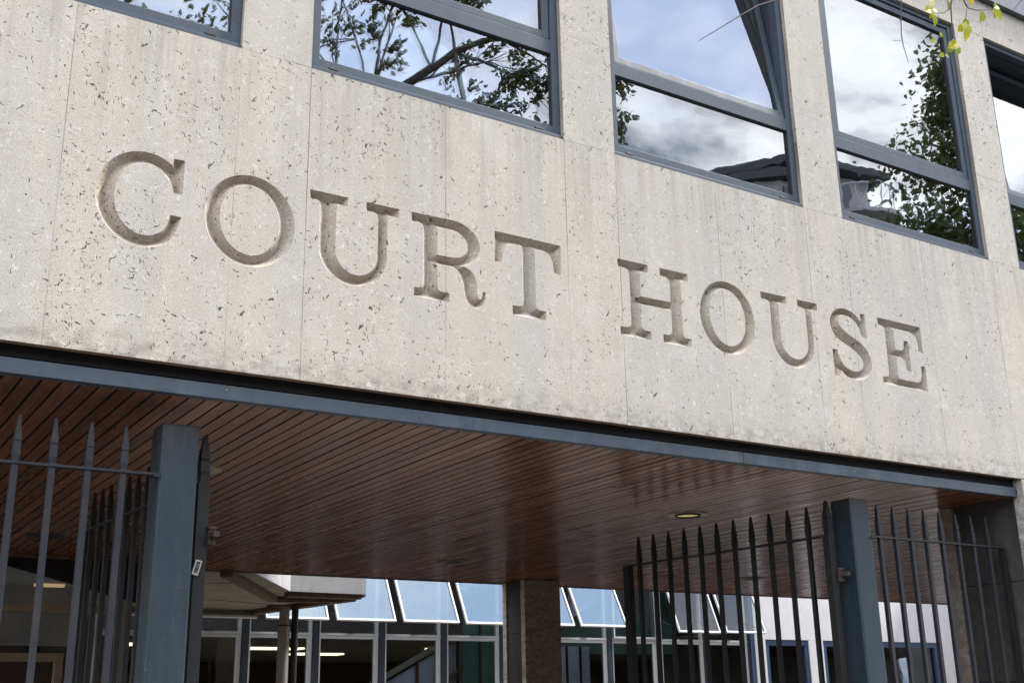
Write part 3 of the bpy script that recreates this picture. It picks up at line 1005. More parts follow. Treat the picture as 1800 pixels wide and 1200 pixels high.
# ------------------------------------------------------------------ downlights in the soffit
LIGHTS = [(6.05, 1.80, 'round downlight with gold reflector above the right gate'),
          (5.86, 5.20, 'dark round downlight in the middle of the soffit near the column'),
          (9.93, 5.22, 'dark round downlight seen behind the right gate spikes'),
          (1.90, 5.00, 'dark round downlight seen behind the left railing'),
          (2.11, 1.78, 'round downlight half hidden by the left gate post')]
for i, (x, y, lab) in enumerate(LIGHTS):
    d = thing('downlight', lab, 'ceiling light', (x, y, SZ), 'round downlights in the wooden soffit')
    b = MB()
    b.lathe([(0.098, -0.004), (0.104, -0.008), (0.166, -0.006), (0.172, 0.0), (0.172, 0.004)], (0, 0, 0), BRASS if i in (0, 4) else BARP, 40)
    b.build('trim_ring', d, smooth=True)
    b = MB()
    b.lathe([(0.098, -0.006), (0.090, -0.0035), (0.080, -0.002), (0.03, -0.001), (0.001, -0.001)], (0, 0, 0), GOLDG if i == 0 else VOID, 40)
    b.build('reflector', d)
    if i == 0:
        b = MB()
        b.lathe([(0.099, -0.006), (0.101, -0.018), (0.096, -0.018), (0.094, -0.004)], (0, 0, 0), VOID, 40)
        b.build('baffle', d)


# ------------------------------------------------------------------ fence, posts, gates
def spear(mat, z0, ztip, w=0.027):
    b = MB()
    zr = ztip - 0.215
    prof = [(z0, w), (zr - 0.03, w), (zr + 0.012, w * 1.02), (zr + 0.035, w * 1.22), (zr + 0.085, w * 1.16), (zr + 0.092, w * 0.95),
            (zr + 0.098, w * 1.16), (zr + 0.112, w * 1.10), (zr + 0.175, w * 0.66), (zr + 0.205, w * 0.50), (ztip, w * 0.26)]
    vs = []
    for z, ww in prof:
        h = ww / 2
        vs += [(-h, -h, z), (h, -h, z), (h, h, z), (-h, h, z)]
    fs = [(3, 2, 1, 0)]
    for i in range(len(prof) - 1):
        for k in range(4):
            k2 = (k + 1) % 4
            fs.append((i * 4 + k, i * 4 + k2, (i + 1) * 4 + k2, (i + 1) * 4 + k))
    fs.append(tuple((len(prof) - 1) * 4 + k for k in range(4)))
    b.add(vs, fs, mat)
    return b


FY, RAILZ, TIP = 0.215, 2.667, 2.885


def railing(label, xs, xa, xb, stile=None):
    f = thing('railing', label, 'fence', ((xa + xb) / 2, FY, 0.12), 'spiked metal railings beside the gates')
    cx, cz = (xa + xb) / 2, 0.12
    for z, nm in ((RAILZ, 'rail'), (0.30, 'rail')):
        b = MB()
        b.box((xa - cx, -0.020, z - 0.006 - cz), (xb - cx, 0.020, z + 0.006 - cz), BARP, 0.001)
        b.build(nm, f)
    first = None
    for i, x in enumerate(xs):
        if first is None:
            first = spear(BARP, 0.04, TIP - cz).build('bar', f)
            o_ = first
        else:
            o_ = first.copy()
            COL.objects.link(o_)
        o_.location = (x - cx, 0, 0)
        o_.rotation_euler = (0, 0, R([1.5, -2, 0.5, 2.5, -1][i % 5]))
    if stile:
        b = MB()
        b.box((stile - 0.012 - cx, -0.022, 0.0), (stile + 0.012 - cx, 0.022, RAILZ - 0.007 - cz), BLACKP, 0.002)
        b.build('stile', f)
    b = MB()
    ex = (xb if xb < 3 else xa)
    b.box((ex - cx - 0.028, -0.024, RAILZ - 0.014 - cz), (ex - cx + (-0.002 if xb < 3 else 0.028), 0.024, RAILZ - 0.0065 - cz), BARP, 0.002)
    b.build('bracket', f)
    return f


railing('blue-grey spiked railing on the left, running up to the gate post', [-0.40, -0.245, -0.09, 0.065, 0.22, 0.375, 0.53, 0.685, 0.843, 0.998, 1.153, 1.309], -0.60, 1.474)
railing('short spiked railing between the right gate post and the stone pier', [6.375, 6.535, 6.694, 6.856, 7.023, 7.195, 7.364, 7.532], 6.282, 7.70, 7.690)


def post(x0, label):
    p = thing('gate_post', label, 'gate post', (x0 + 0.09, 0.29, 0.12), 'square steel gate posts')
    b = MB()
    h, t_, H_ = 0.09, 0.006, 2.912 - 0.12
    r_ = 0.013
    ring = []
    for sx, sy in ((1, -1), (1, 1), (-1, 1), (-1, -1)):
        a0 = {(1, -1): -90, (1, 1): 0, (-1, 1): 90, (-1, -1): 180}[(sx, sy)]
        for k in range(5):
            a_ = R(a0 + 90 * k / 4)
            ring.append((sx * (h - r_) + r_ * math.cos(a_), sy * (h - r_) + r_ * math.sin(a_)))
    b.prism(ring, 0.0, H_ - 0.004, GATEP)
    b.build('shaft', p)
    b = MB()
    b.prism([(x * 0.97, y * 0.97) for x, y in ring], H_ - 0.0035, H_ + 0.003, BLACKP)
    b.build('cap', p)
    b = MB()
    b.box((-0.12, -0.12, 0.0), (0.12, 0.12, 0.012), GATEP)
    b.build('base_plate', p)
    return p


post(1.473, 'square blue-grey steel gate post on the left, beside the stile with a white tag')
post(6.103, 'square blue-grey steel gate post on the right, next to the pale stone pier side')


def gate(label, hinge, far, hz, tag=False):
    hinge, far = Vector((*hinge, 0)), Vector((*far, 0))
    L = (far - hinge).length
    ang = math.atan2(far.y - hinge.y, far.x - hinge.x)
    gt = thing('gate', label, 'gate', (hinge.x, hinge.y, 0.12), 'spiked gate leaves standing open', ang)
    cz = 0.12
    b = MB()
    b.box((-0.024, -0.030, 0.02), (0.030, 0.030, RAILZ - cz + 0.002), BLACKP, 0.003)
    st = b.build('stile', gt)
    b = spear(BLACKP, RAILZ - cz - 0.05, TIP - cz + 0.02, 0.040)
    b.build('stile_spike', gt)
    b = MB()
    b.box((L - 0.03, -0.030, 0.02), (L + 0.03, 0.030, RAILZ - cz - 0.004), BLACKP, 0.003)
    b.build('stile', gt)
    for z in (RAILZ, 1.45, 0.24):
        b = MB()
        b.box((0.0305, -0.020, z - 0.007 - cz), (L + (0.03 if z == RAILZ else -0.0305), 0.020, z + 0.006 - cz), BLACKP, 0.001)
        b.build('rail', gt)
    n = 11
    sp = spear(BLACKP, 0.05, TIP - cz).build('bar', gt)
    for i in range(n):
        o_ = sp if i == 0 else sp.copy()
        if i:
            COL.objects.link(o_)
        o_.location = (0.165 + i * (L - 0.30) / (n - 1), 0, 0)
    b = MB()
    for s_, zz in ((0.0, hz),):
        b.tube([(-0.03, -0.045, zz - 0.05 - cz), (-0.03, -0.045, zz - 0.035 - cz)], 0.024, RUST, 12)
        b.tube([(-0.03, -0.045, zz - 0.034 - cz), (-0.03, -0.045, zz + 0.022 - cz)], 0.019, RUST, 12)
        b.tube([(-0.03, -0.045, zz + 0.023 - cz), (-0.03, -0.045, zz + 0.038 - cz)], 0.024, RUST, 12)
        b.box((-0.10, -0.06, zz - 0.018 - cz), (-0.045, -0.03, zz + 0.010 - cz), RUST, 0.003)
    b.build('hinge', gt)
    return gt


gl_ = gate('left gate leaf of dark spiked bars swung open behind its post', (1.722, 0.335), (1.585, 2.16), 2.42)
gr_ = gate('right gate leaf of dark spiked bars swung open under the soffit', (5.985, 0.31), (5.800, 2.27), 2.415)
# white tag with a barcode wired to the left stile
tg = thing('barcode_tag', 'small white barcode tag hanging on the left gate stile', 'tag', (1.705, 0.292, 2.26))
b = MB()
b.box((-0.018, -0.002, -0.042), (0.018, 0.002, 0.042), TAGW, 0.0008)
tb = b.build('card', tg)
b = MB()
zz = -0.030
rn = random.Random(9)
while zz < 0.030:
    hgt = rn.choice((0.0015, 0.003, 0.0045))
    b.box((-0.010, -0.0032, zz), (0.011, -0.0022, zz + hgt), INK)
    zz += hgt + rn.choice((0.0015, 0.002))
b.build('barcode', tg)
tg.rotation_euler = (0, R(14), R(-6))
tg.scale = (0.85, 0.85, 0.85)

# ------------------------------------------------------------------ courtyard: glazed wing
wing = thing('glazed_wing', 'glazed courtyard wing with white framed top hung windows standing open', 'building', (0, 12, 0))
GY, BP, BX0 = 12.0, 1.12, 6.08
WZ0, WZ1, ZTR = 0.5, 4.05, 2.735


def L_(p):            # world point to wing space
    return (p[0], p[1] - 12.0, p[2])


class MW(MB):
    def build(s, name, parent=None, loc=None, smooth=False):
        if parent is wing:
            s.v = [L_(v) for v in s.v]
        return super().build(name, parent, loc, smooth)


for k in range(-4, 10):
    x = BX0 + BP * k
    b = MW()
    b.box((x - 0.005, GY - 0.03, 0.12), (x + 0.105, GY + 0.12, 4.6), DARKF, 0.004)
    b.build('mullion', wing)
    if k == 9:
        break
    b = MW()
    xa, xb = x + 0.108, x + BP - 0.008
    b.box((xa, GY - 0.01, ZTR - 0.055), (xb, GY + 0.06, ZTR - 0.008), WHITEF, 0.004)
    b.box((xa, GY - 0.02, ZTR - 0.006), (xb, GY + 0.06, ZTR + 0.03), WHITEF, 0.004)
    b.box((xb - 0.085, GY - 0.008, 0.5), (xb, GY + 0.05, ZTR - 0.0555), WHITEF, 0.004)
    b.box((xa, GY - 0.008, 0.5), (xa + 0.028, GY + 0.05, ZTR - 0.0555), WHITEF, 0.004)
    b.box((xb - 0.060, GY - 0.008, ZTR + 0.0305), (xb, GY + 0.05, 4.1), WHITEF, 0.004)
    b.box((xa, GY - 0.008, ZTR + 0.0305), (xa + 0.025, GY + 0.05, 4.1), WHITEF, 0.004)
    b.box((xa, GY - 0.01, 4.101), (xb, GY + 0.05, 4.16), WHITEF, 0.004)
    b.box((xa, GY - 0.02, 0.12), (xb, GY + 0.06, 0.498), WHITEF, 0.004)
    # catch on the transom
    b.box(((xa + xb) / 2 - 0.06, GY - 0.05, ZTR + 0.032), ((xa + xb) / 2 + 0.06, GY - 0.015, ZTR + 0.046), DARKF)
    if k not in (6,):
        tq = R({3: 27.0, 7: 22.0, 8: 23.0}.get(k, 27.5))
        yb, zb = -0.035 - 1.30 * math.sin(tq), 4.085 - 1.30 * math.cos(tq)
        for xs_ in (xa + 0.035, xb - 0.035):
            b.tube([(xs_, GY - 0.01, ZTR + 0.36), (xs_, GY + yb + 0.03, zb + 0.04)], 0.008, DARKF, 6)
    wf = b.build('window', wing)
    b = MB()
    b.add([(xa, 0.012, 0.5), (xb, 0.012, 0.5), (xb, 0.012, ZTR - 0.05), (xa, 0.012, ZTR - 0.05)], [(0, 1, 2, 3)], GLASSC)
    b.build('pane', wf)
    # top hung sash, origin at the hinge
    shh, sw_ = 1.325, (xb - xa) - 0.02
    tau = R({6: 0.6, 3: 27.0, 7: 22.0, 8: 23.0}.get(k, 27.5))
    s_ = MB()
    s_.box((0, -0.02, -shh), (0.028, 0.02, 0), WHITEF, 0.003)
    s_.box((sw_ - 0.028, -0.02, -shh), (sw_, 0.02, 0), WHITEF, 0.003)
    s_.box((0.0275, -0.019, -shh), (sw_ - 0.0275, 0.019, -shh + 0.034), WHITEF, 0.003)
    s_.box((0.0275, -0.019, -0.03), (sw_ - 0.0275, 0.019, 0), WHITEF, 0.003)
    sash = s_.build('sash', wf, (xa + 0.01, -0.035, 4.085))
    sash.rotation_euler = (-tau, 0, 0)
    b = MB()
    b.add([(0.02, 0, -shh + 0.02), (sw_ - 0.02, 0, -shh + 0.02), (sw_ - 0.02, 0, -0.02), (0.02, 0, -0.02)], [(0, 1, 2, 3)], GLASSS if k not in (6, 7, 8) else GLASSC)
    pn = b.build('sash_pane', wf, (xa + 0.01, -0.035, 4.085))
    pn.rotation_euler = (-tau, 0, 0)

b = MW()
b.box((1.3, GY - 0.02, 4.62), (16.2, GY + 0.2, 5.3), WHITEW)
b.box((1.3, GY - 0.05, 7.6), (24, 30, 7.8), SLATE)
b.box((1.3, GY + 0.05, 5.301), (24, GY + 0.2, 7.6), SLATE)
b.build('upper_wall', wing)
# white end frame and blue edge at the right end of the glazing
b = MW()
b.box((16.20, GY - 0.05, 0.12), (16.30, GY + 0.1, 4.6), BLUEF, 0.004)
b.box((16.303, GY - 0.06, 0.12), (16.40, GY + 0.1, 5.3), WHITEF, 0.004)
b.build('end_frame', wing)
# interior: deep room, atrium with a stair, lit ceiling strips
b = MW()
b.box((1.4, GY + 16, 0.12), (24, GY + 16.1, 7.5), BROWNI)
b.box((1.4, GY + 0.3, 0.122), (24, GY + 15.9, 0.14), GREYI)
b.box((1.4, GY + 5.0, 3.0), (24, GY + 15.9, 3.2), GREYI)
b.box((1.4, GY + 4.9, 3.0), (24, GY + 4.995, 7.5), GREYI)
b.box((1.2, GY + 0.3, 0.12), (1.38, GY + 16, 7.5), ROOMW)
b.box((24.0, GY + 0.3, 0.12), (24.2, GY + 16, 7.5), ROOMW)
b.box((1.4, GY + 9.0, 0.141), (8.0, GY + 9.2, 2.45), BROWNI)
b.box((12.0, GY + 8.0, 0.141), (20.0, GY + 8.2, 2.35), VOID)
b.build('interior', wing)
for (x, y, w_, l_) in [(9.2, 20.3, 1.3, 0.5), (11.2, 22.6, 1.3, 0.5), (13.4, 19.5, 1.3, 0.5), (15.4, 21.0, 1.3, 0.5), (6.2, 19.3, 1.0, 0.5), (21.3, 19.2, 1.1, 0.4), (22.6, 18.1, 0.8, 0.4), (23.3, 20.0, 0.6, 0.4), (17.8, 19.8, 0.7, 0.4)]:
    b = MW()
    b.box((x, y, 2.965), (x + w_, y + l_, 2.998), STRIP)
    b.build('ceiling_strip', wing)
# stair rising to the right behind the glass
b = MW()
SY = GY + 1.5
p0, p1 = (8.0, SY, 1.55), (16.4, SY, 5.9)
b.beam(p0, p1, 0.06, 0.09, POLEM)
b.beam((9.6, SY, 1.75), (16.4, SY, 5.25), 0.06, 0.05, TIMB)
b.beam((8.6, SY + 1.2, 1.2), (16.4, SY + 1.2, 5.2), 0.06, 0.22, LAVI)
for i in range(9):
    x = 9.0 + i * 0.8
    z = 1.55 + (x - 8.0) * (4.35 / 8.4)
    b.box((x - 0.02, SY - 0.02, z - 0.95), (x + 0.02, SY + 0.02, z), BROWNI)
b.build('staircase', wing)
b = MW()
b.add([(8.6, SY + 0.05, 0.9), (16.4, SY + 0.05, 4.9), (16.4, SY + 0.05, 5.75), (8.6, SY + 0.05, 1.75)], [(0, 1, 2, 3)], LAVI)
b.build('balustrade', wing)
b = MW()
b.box((10.4, GY + 0.95, 0.2), (11.75, GY + 1.0, 4.4), TEAL)
for x in (10.72, 11.05, 11.5):
    b.box((x, GY + 0.90, 0.2), (x + 0.03, GY + 0.949, 4.4), BROWNI)
b.box((13.2, GY + 2.0, 2.6), (16.1, GY + 2.1, 4.5), TEAL)
b.build('teal_screen', wing)
b = MW()
b.box((11.9, GY + 0.75, 0.2), (12.95, GY + 0.8, 2.66), LAVI)
for x in (12.1, 12.42, 12.72):
    b.box((x, GY + 0.72, 0.2), (x + 0.035, GY + 0.749, 2.66), VOID)
b.build('partition', wing)

# ------------------------------------------------------------------ white wing on the right
ww = thing('white_wing', 'white panelled courtyard wing with blue framed windows behind the right railing', 'building', (19, 12, 0))
b = MB()
OFF = (19, 12, 0)


def wb(mb, a, c, mat, bev=0.0):
    mb.box([p - q for p, q in zip(a, OFF)], [p - q for p, q in zip(c, OFF)], mat, bev)


wb(b, (16.42, 11.98, 2.80), (22.2, 12.2, 5.6), WHITEW)
wins2 = [(16.62, 17.80), (18.20, 19.50), (19.90, 21.70)]
prev = 16.42
for xa, xb in wins2:
    wb(b, (prev, 11.98, 0.12), (xa, 12.2, 2.798), WHITEW)
    prev = xb
wb(b, (prev, 11.98, 0.12), (22.2, 12.2, 2.798), WHITEW)
b.build('wall', ww)
b = MB()
wb(b, (22.202, 11.0, 0.12), (22.6, 14, 5.6), WHITEW)
b.build('return_wall', ww)
for xa, xb in wins2:
    b = MB()
    wb(b, (xa + 0.003, 12.0, 0.5), (xa + 0.10, 12.12, 2.795), BLUEF, 0.004)
    wb(b, (xb - 0.10, 12.0, 0.5), (xb - 0.003, 12.12, 2.795), BLUEF, 0.004)
    wb(b, (xa + 0.1005, 12.002, 2.69), (xb - 0.1005, 12.12, 2.795), BLUEF, 0.004)
    wb(b, (xa + 0.1005, 12.002, 0.5), (xb - 0.1005, 12.12, 0.6), BLUEF, 0.004)
    wf = b.build('window', ww)
    b = MB()
    wb(b, (xa + 0.08, 12.06, 0.58), (xb - 0.08, 12.066, 2.71), GLASSC)
    b.build('pane', wf)
b = MB()
wb(b, (16.45, 15.0, 0.12), (23.5, 15.1, 3.4), ROOMW)
wb(b, (16.45, 12.4, 2.96), (23.5, 15.0, 3.0), GREYI)
wb(b, (17.15, 12.9, 0.12), (17.45, 12.95, 2.9), GREYI)
wb(b, (20.2, 12.9, 0.12), (20.5, 12.95, 2.9), GREYI)
b.build('interior', ww)

# ------------------------------------------------------------------ courtyard canopy on a pole
can = thing('walkway_canopy', 'grey boarded walkway canopy on a round pole in the courtyard', 'canopy', (5.93, 9.95, 0.12))
CO = (5.93, 9.95, 0.12)


class MC(MB):
    def build(s, name, parent=None, loc=None, smooth=False):
        if parent is can:
            s.v = [(v[0] - CO[0], v[1] - CO[1], v[2] - CO[2]) for v in s.v]
        return super().build(name, parent, loc, smooth)


poly = [(1.6, 6.80), (4.30, 6.80), (5.47, 8.66), (6.52, 8.72), (6.56, 9.0), (6.10, 11.75), (3.2, 11.75), (1.6, 9.5)]
b = MC()
b.prism(poly, 3.035, 3.09, CONC)
b.build('roof_board', can)
b = MC()
b.prism([(4.32, 6.80), (5.485, 8.645), (5.470, 8.665), (4.295, 6.80)], 3.03, 3.285, CANW)
b.prism([(5.486, 8.643), (6.535, 8.703), (6.535, 8.718), (5.475, 8.659)], 3.03, 3.285, CANW)
b.prism([(6.536, 8.71), (6.575, 9.0), (6.115, 11.75), (6.10, 11.75), (6.561, 9.0), (6.523, 8.725)], 3.0, 3.285, CANW)
b.build('edge_panel', can)
b = MC()
b.beam((5.50, 8.80, 3.005), (6.50, 8.83, 3.005), 0.14, 0.058, CONCB)
b.beam((6.47, 9.02, 3.002), (6.02, 11.7, 3.002), 0.16, 0.065, CONCB)
b.beam((4.05, 6.83, 3.0), (5.58, 9.45, 3.0), 0.13, 0.07, CONCB)
b.beam((5.62, 9.40, 2.998), (6.40, 9.15, 2.998), 0.11, 0.073, CONCB)
b.beam((3.3, 11.6, 3.0), (5.95, 11.62, 3.0), 0.14, 0.068, CONCB)
b.build('beam', can)
b = MC()
for p_, q_ in [((3.0, 8.0), (5.0, 11.6)), ((4.5, 9.9), (6.2, 10.6)), ((2.2, 9.2), (4.6, 8.0))]:
    b.beam((*p_, 3.032), (*q_, 3.032), 0.012, 0.004, VOID)
b.build('board_joint', can)
b = MC()
b.tube([(5.93, 9.95, 0.12), (5.93, 9.95, 2.70)], 0.078, POLEM, 20)
b.tube([(5.93, 9.95, 2.70), (5.93, 9.95, 2.72)], 0.084, RUST, 20)
b.tube([(5.93, 9.95, 2.72), (5.93, 9.95, 2.965)], 0.068, POLEM, 20)
b.box((5.70, 9.86, 2.955), (6.02, 10.04, 2.972), RUST)
b.box((5.71, 9.90, 2.92), (5.74, 9.98, 2.9545), RUST)
b.build('pole', can)
b = MC()
b.tube([(6.075, 9.93, 0.12), (6.075, 9.93, 2.99)], 0.045, BLACKP, 16)
b.tube([(6.075, 9.93, 2.42), (6.075, 9.93, 2.47)], 0.055, BLACKP, 16)
b.tube([(6.075, 9.93, 2.93), (6.075, 9.93, 2.97)], 0.055, RUST, 16)
b.build('drainpipe', can)

# ------------------------------------------------------------------ glazed entrance lobby under the left of the soffit
lob = thing('entrance_lobby', 'dark glazed entrance screen with beige transom and door frame behind the left railing', 'entrance', (1.0, 6.6, 0.12))
LO = (1.0, 6.6, 0.12)


class ML(MB):
    def build(s, name, parent=None, loc=None, smooth=False):
        if parent is lob:
            s.v = [(v[0] - LO[0], v[1] - LO[1], v[2] - LO[2]) for v in s.v]
        return super().build(name, parent, loc, smooth)


b = ML()
b.box((-3.5, 6.50, 2.535), (2.93, 6.60, 2.605), BEIGEF, 0.004)
b.box((2.94, 6.52, 0.12), (3.0, 6.60, 3.02), BEIGEF, 0.004)
b.build('transom', lob)
b = ML()
b.box((-0.2, 6.48, 2.09), (2.43, 6.58, 2.165), BEIGEF, 0.004)
b.box((2.36, 6.482, 0.12), (2.43, 6.58, 2.0895), BEIGEF, 0.004)
b.box((1.1, 6.482, 0.12), (1.17, 6.58, 2.0895), BEIGEF, 0.004)
dr = b.build('door_frame', lob)
b = ML()
b.add([(-3.5, 6.56, 0.12), (2.93, 6.56, 0.12), (2.93, 6.56, 3.0), (-3.5, 6.56, 3.0)], [(0, 1, 2, 3)], GLASSC)
b.build('pane', lob)
b = ML()
b.box((-3.6, 11.6, 0.12), (3.2, 11.7, 3.2), VOID)
b.box((-3.6, 6.9, 2.98), (3.05, 11.5, 3.02), GREYI)
b.box((-3.6, 6.9, 0.121), (3.05, 11.5, 0.14), ROOMW)
b.box((-3.6, 8.6, 2.35), (3.0, 8.7, 2.978), GREYI)
b.box((-3.6, 9.8, 0.141), (3.0, 9.9, 2.2), VOID)
b.build('interior', lob)
b = ML()
b.add([(2.0, 6.49, 3.016), (3.6, 6.49, 3.016), (3.6, 6.49, 2.50), (1.55, 6.49, 3.016), (3.6, 6.44, 3.016), (3.6, 6.44, 2.50), (1.55, 6.44, 3.016)], [(3, 2, 1), (6, 4, 5), (3, 6, 5, 2), (2, 5, 4, 1)], VOID)
b.build('bulkhead', lob)
for (x, y) in ((2.45, 8.3), (1.0, 8.2)):
    b = ML()
    b.box((x, y, 2.95), (x + 0.30, y + 0.10, 2.978), DIMS)
    b.build('ceiling_strip', lob)

# ------------------------------------------------------------------ trees
TR = random.Random(11)


def leaf_mesh(mb, centre, d, nrm, L, Wd, mat):
    d = d.normalized()
    s_ = d.cross(nrm)
    if s_.length < 1e-3:
        s_ = d.cross(Vector((0.3, 0.2, 0.9)))
    s_.normalize()
    n_ = s_.cross(d).normalized()
    c = centre
    vs = [c, c + d * L * 0.35 + s_ * Wd * 0.5 + n_ * Wd * 0.14, c + d * L * 0.7 + s_ * Wd * 0.40 + n_ * Wd * 0.10, c + d * L - n_ * L * 0.10,
          c + d * L * 0.7 - s_ * Wd * 0.40 + n_ * Wd * 0.10, c + d * L * 0.35 - s_ * Wd * 0.5 + n_ * Wd * 0.14, c + d * L * 0.5]
    mb.add(vs, [(0, 1, 6), (1, 2, 6), (2, 3, 6), (3, 4, 6), (4, 5, 6), (5, 0, 6)], mat)


def rv(r_, k=1.0):
    return Vector((r_.uniform(-k, k), r_.uniform(-k, k), r_.uniform(-k, k)))


def grow(r_, wood, leaves, p, d, L, rad, depth, leafL, leafmat, nleaf, droop=0.0, keep=1.0):
    n = max(3, int(L / 0.25))
    pts, rads = [p.copy()], [rad]
    d = d.normalized()
    for i in range(n):
        d = (d + rv(r_, 0.16) + Vector((0, 0, -droop))).normalized()
        p = p + d * (L / n)
        pts.append(p.copy())
        rads.append(rad * (1 - 0.72 * (i + 1) / n))
    wood.tube(pts, rads, BARK if rad > 0.02 else TWIGM, 8 if rad > 0.03 else 5, cap=False)
    if depth == 0:
        for q, pt in enumerate(pts[1:]):
            for _ in range(nleaf):
                if r_.random() > keep:
                    continue
                dd = (d + rv(r_, 0.9)).normalized()
                leaf_mesh(leaves, pt + rv(r_, 0.03), dd, rv(r_), leafL * r_.uniform(0.7, 1.15), leafL * 0.5, leafmat)
        return
    kids = r_.randint(3, 5)
    for j in range(kids):
        t_ = r_.uniform(0.3, 1.0)
        i = min(len(pts) - 1, max(1, int(t_ * n)))
        dd = (d + rv(r_, 0.85)).normalized()
        grow(r_, wood, leaves, pts[i], dd, L * r_.uniform(0.42, 0.66), rads[i] * 0.6, depth - 1, leafL, leafmat, nleaf, droop, keep)


# street tree reaching over the photographer: its limbs show in the left windows
st = thing('street_tree', 'leafy street tree whose limbs and yellow green twigs hang before the facade', 'tree', (3.6, -6.4, 0))
SO = Vector((3.6, -6.4, 0))


class MT(MB):
    def __init__(s, off):
        super().__init__()
        s.off = off

    def build(s, name, parent=None, loc=None, smooth=False):
        s.v = [(v[0] - s.off[0], v[1] - s.off[1], v[2] - s.off[2]) for v in s.v]
        return super().build(name, parent, loc, smooth)


b = MT(SO)
b.tube([(3.6, -6.4, 0), (3.62, -6.35, 1.2), (3.7, -6.2, 3.2), (3.9, -5.9, 5.2), (4.3, -5.3, 7.0), (4.65, -4.8, 7.6)], [0.26, 0.21, 0.18, 0.15, 0.10, 0.06], BARK, 14)
b.build('trunk', st, smooth=True)
wood, lv = MT(SO), MT(SO)
limb = [(4.65, -4.8, 7.6), (5.0, -4.5, 7.94), (5.27, -4.5, 8.19), (5.55, -4.5, 8.46), (5.92, -4.5, 8.74), (6.18, -4.5, 8.86), (6.9, -4.6, 9.1), (7.6, -4.6, 9.7)]
wood.tube(limb, [0.055, 0.048, 0.044, 0.040, 0.034, 0.028, 0.02, 0.012], BARK, 10)
seeds = [((5.0, -4.5, 7.94), (1.0, 0.1, 0.35), 1.3), ((5.27, -4.5, 8.19), (0.3, 0.2, 1), 1.1), ((5.55, -4.5, 8.46), (1, 0.0, -0.05), 1.2), ((5.55, -4.5, 8.46), (-0.4, 0.1, 1), 1.2), ((6.18, -4.5, 8.86), (0.7, 0.1, -0.35), 0.7),
         ((4.65, -4.8, 7.6), (0.05, 0.35, 1.0), 1.9), ((4.65, -4.8, 7.6), (-0.6, 0.2, 0.75), 1.7), ((4.5, -5.0, 7.3), (-0.9, 0.2, 0.5), 2.0), ((4.3, -5.3, 7.0), (-1.0, 0.15, 0.6), 2.2), ((4.3, -5.3, 7.0), (-0.9, 0.5, 0.55), 2.2),
         ((4.65, -4.8, 7.6), (-0.2, 0.2, 1.0), 2.2), ((4.65, -4.8, 7.6), (1.0, 0.1, 0.55), 1.6), ((6.9, -4.6, 9.1), (1, 0.0, -0.1), 1.0), ((6.9, -4.6, 9.1), (0.3, 0.3, 0.9), 1.1), ((4.9, -4.6, 7.85), (0.6, 0.2, 0.05), 1.0), ((7.0, -4.6, 9.15), (0.9, 0.0, -0.75), 1.1), ((4.5, -5.0, 7.3), (-0.3, 0.3, 0.9), 1.8), ((4.65, -4.8, 7.6), (0.1, 0.2, 1.0), 1.4), ((5.27, -4.5, 8.19), (-0.5, 0.1, 0.9), 1.3), ((6.9, -4.6, 9.1), (0.9, 0.1, 0.3), 0.9)]
for p_, d_, L in seeds:
    grow(TR, wood, lv, Vector(p_), Vector(d_), L, 0.020, 3, 0.078, LEAFG, 4, 0.01, 0.75)
wood.build('branches', st, smooth=True)
lv.build('foliage', st)
# the twigs in front of the facade, top right
tw, tl = MT(SO), MT(SO)
tw.tube([(5.55, -4.5, 8.46), (5.4, -4.0, 7.4), (5.0, -3.0, 6.0), (4.65, -2.4, 5.2), (4.50, -2.2, 4.90), (4.468, -2.2, 4.82), (4.452, -2.2, 4.70), (4.44, -2.2, 4.60)], [0.03, 0.022, 0.014, 0.009, 0.006, 0.004, 0.003, 0.002], TWIGM, 6)
tw.tube([(4.50, -2.2, 4.90), (4.46, -2.2, 4.80), (4.40, -2.2, 4.755), (4.345, -2.2, 4.735), (4.30, -2.2, 4.74)], [0.003, 0.0025, 0.002, 0.002, 0.0015], TWIGM, 5)
tw.tube([(4.65, -2.4, 5.2), (4.56, -2.2, 4.92), (4.60, -2.2, 4.85), (4.67, -2.2, 4.86), (4.75, -2.2, 4.89), (4.80, -2.2, 4.91)], [0.007, 0.004, 0.003, 0.0025, 0.002, 0.002], TWIGM, 5)
tw.tube([(4.60, -2.2, 4.85), (4.575, -2.2, 4.79), (4.55, -2.2, 4.755)], [0.003, 0.002, 0.0015], TWIGM, 5)
tw.tube([(4.65, -2.4, 5.2), (4.3, -2.25, 4.95), (4.10, -2.2, 4.75), (4.075, -2.2, 4.62), (4.062, -2.2, 4.53), (4.065, -2.2, 4.47), (4.085, -2.2, 4.39)], [0.006, 0.004, 0.003, 0.0028, 0.0025, 0.002, 0.0012], TWIGM, 5)
tw.tube([(4.062, -2.2, 4.535), (4.085, -2.18, 4.53), (4.105, -2.17, 4.53)], [0.0015, 0.001, 0.0008], TWIGM, 4)
tw.tube([(4.062, -2.2, 4.50), (4.04, -2.18, 4.498), (4.02, -2.18, 4.497)], [0.0014, 0.001, 0.0008], TWIGM, 4)
tw.tube([(4.067, -2.2, 4.60), (4.03, -2.19, 4.66), (3.985, -2.2, 4.665)], [0.0014, 0.001, 0.0008], TWIGM, 4)
tw.tube([(4.50, -2.0, 5.6), (3.9, -2.1, 5.0), (3.45, -2.2, 4.60), (3.28, -2.2, 4.45), (3.15, -2.2, 4.375), (3.01, -2.2, 4.265), (2.90, -2.2, 4.175), (2.80, -2.2, 4.095)], [0.006, 0.005, 0.0035, 0.003, 0.0028, 0.0025, 0.002, 0.001], TWIGM, 5)
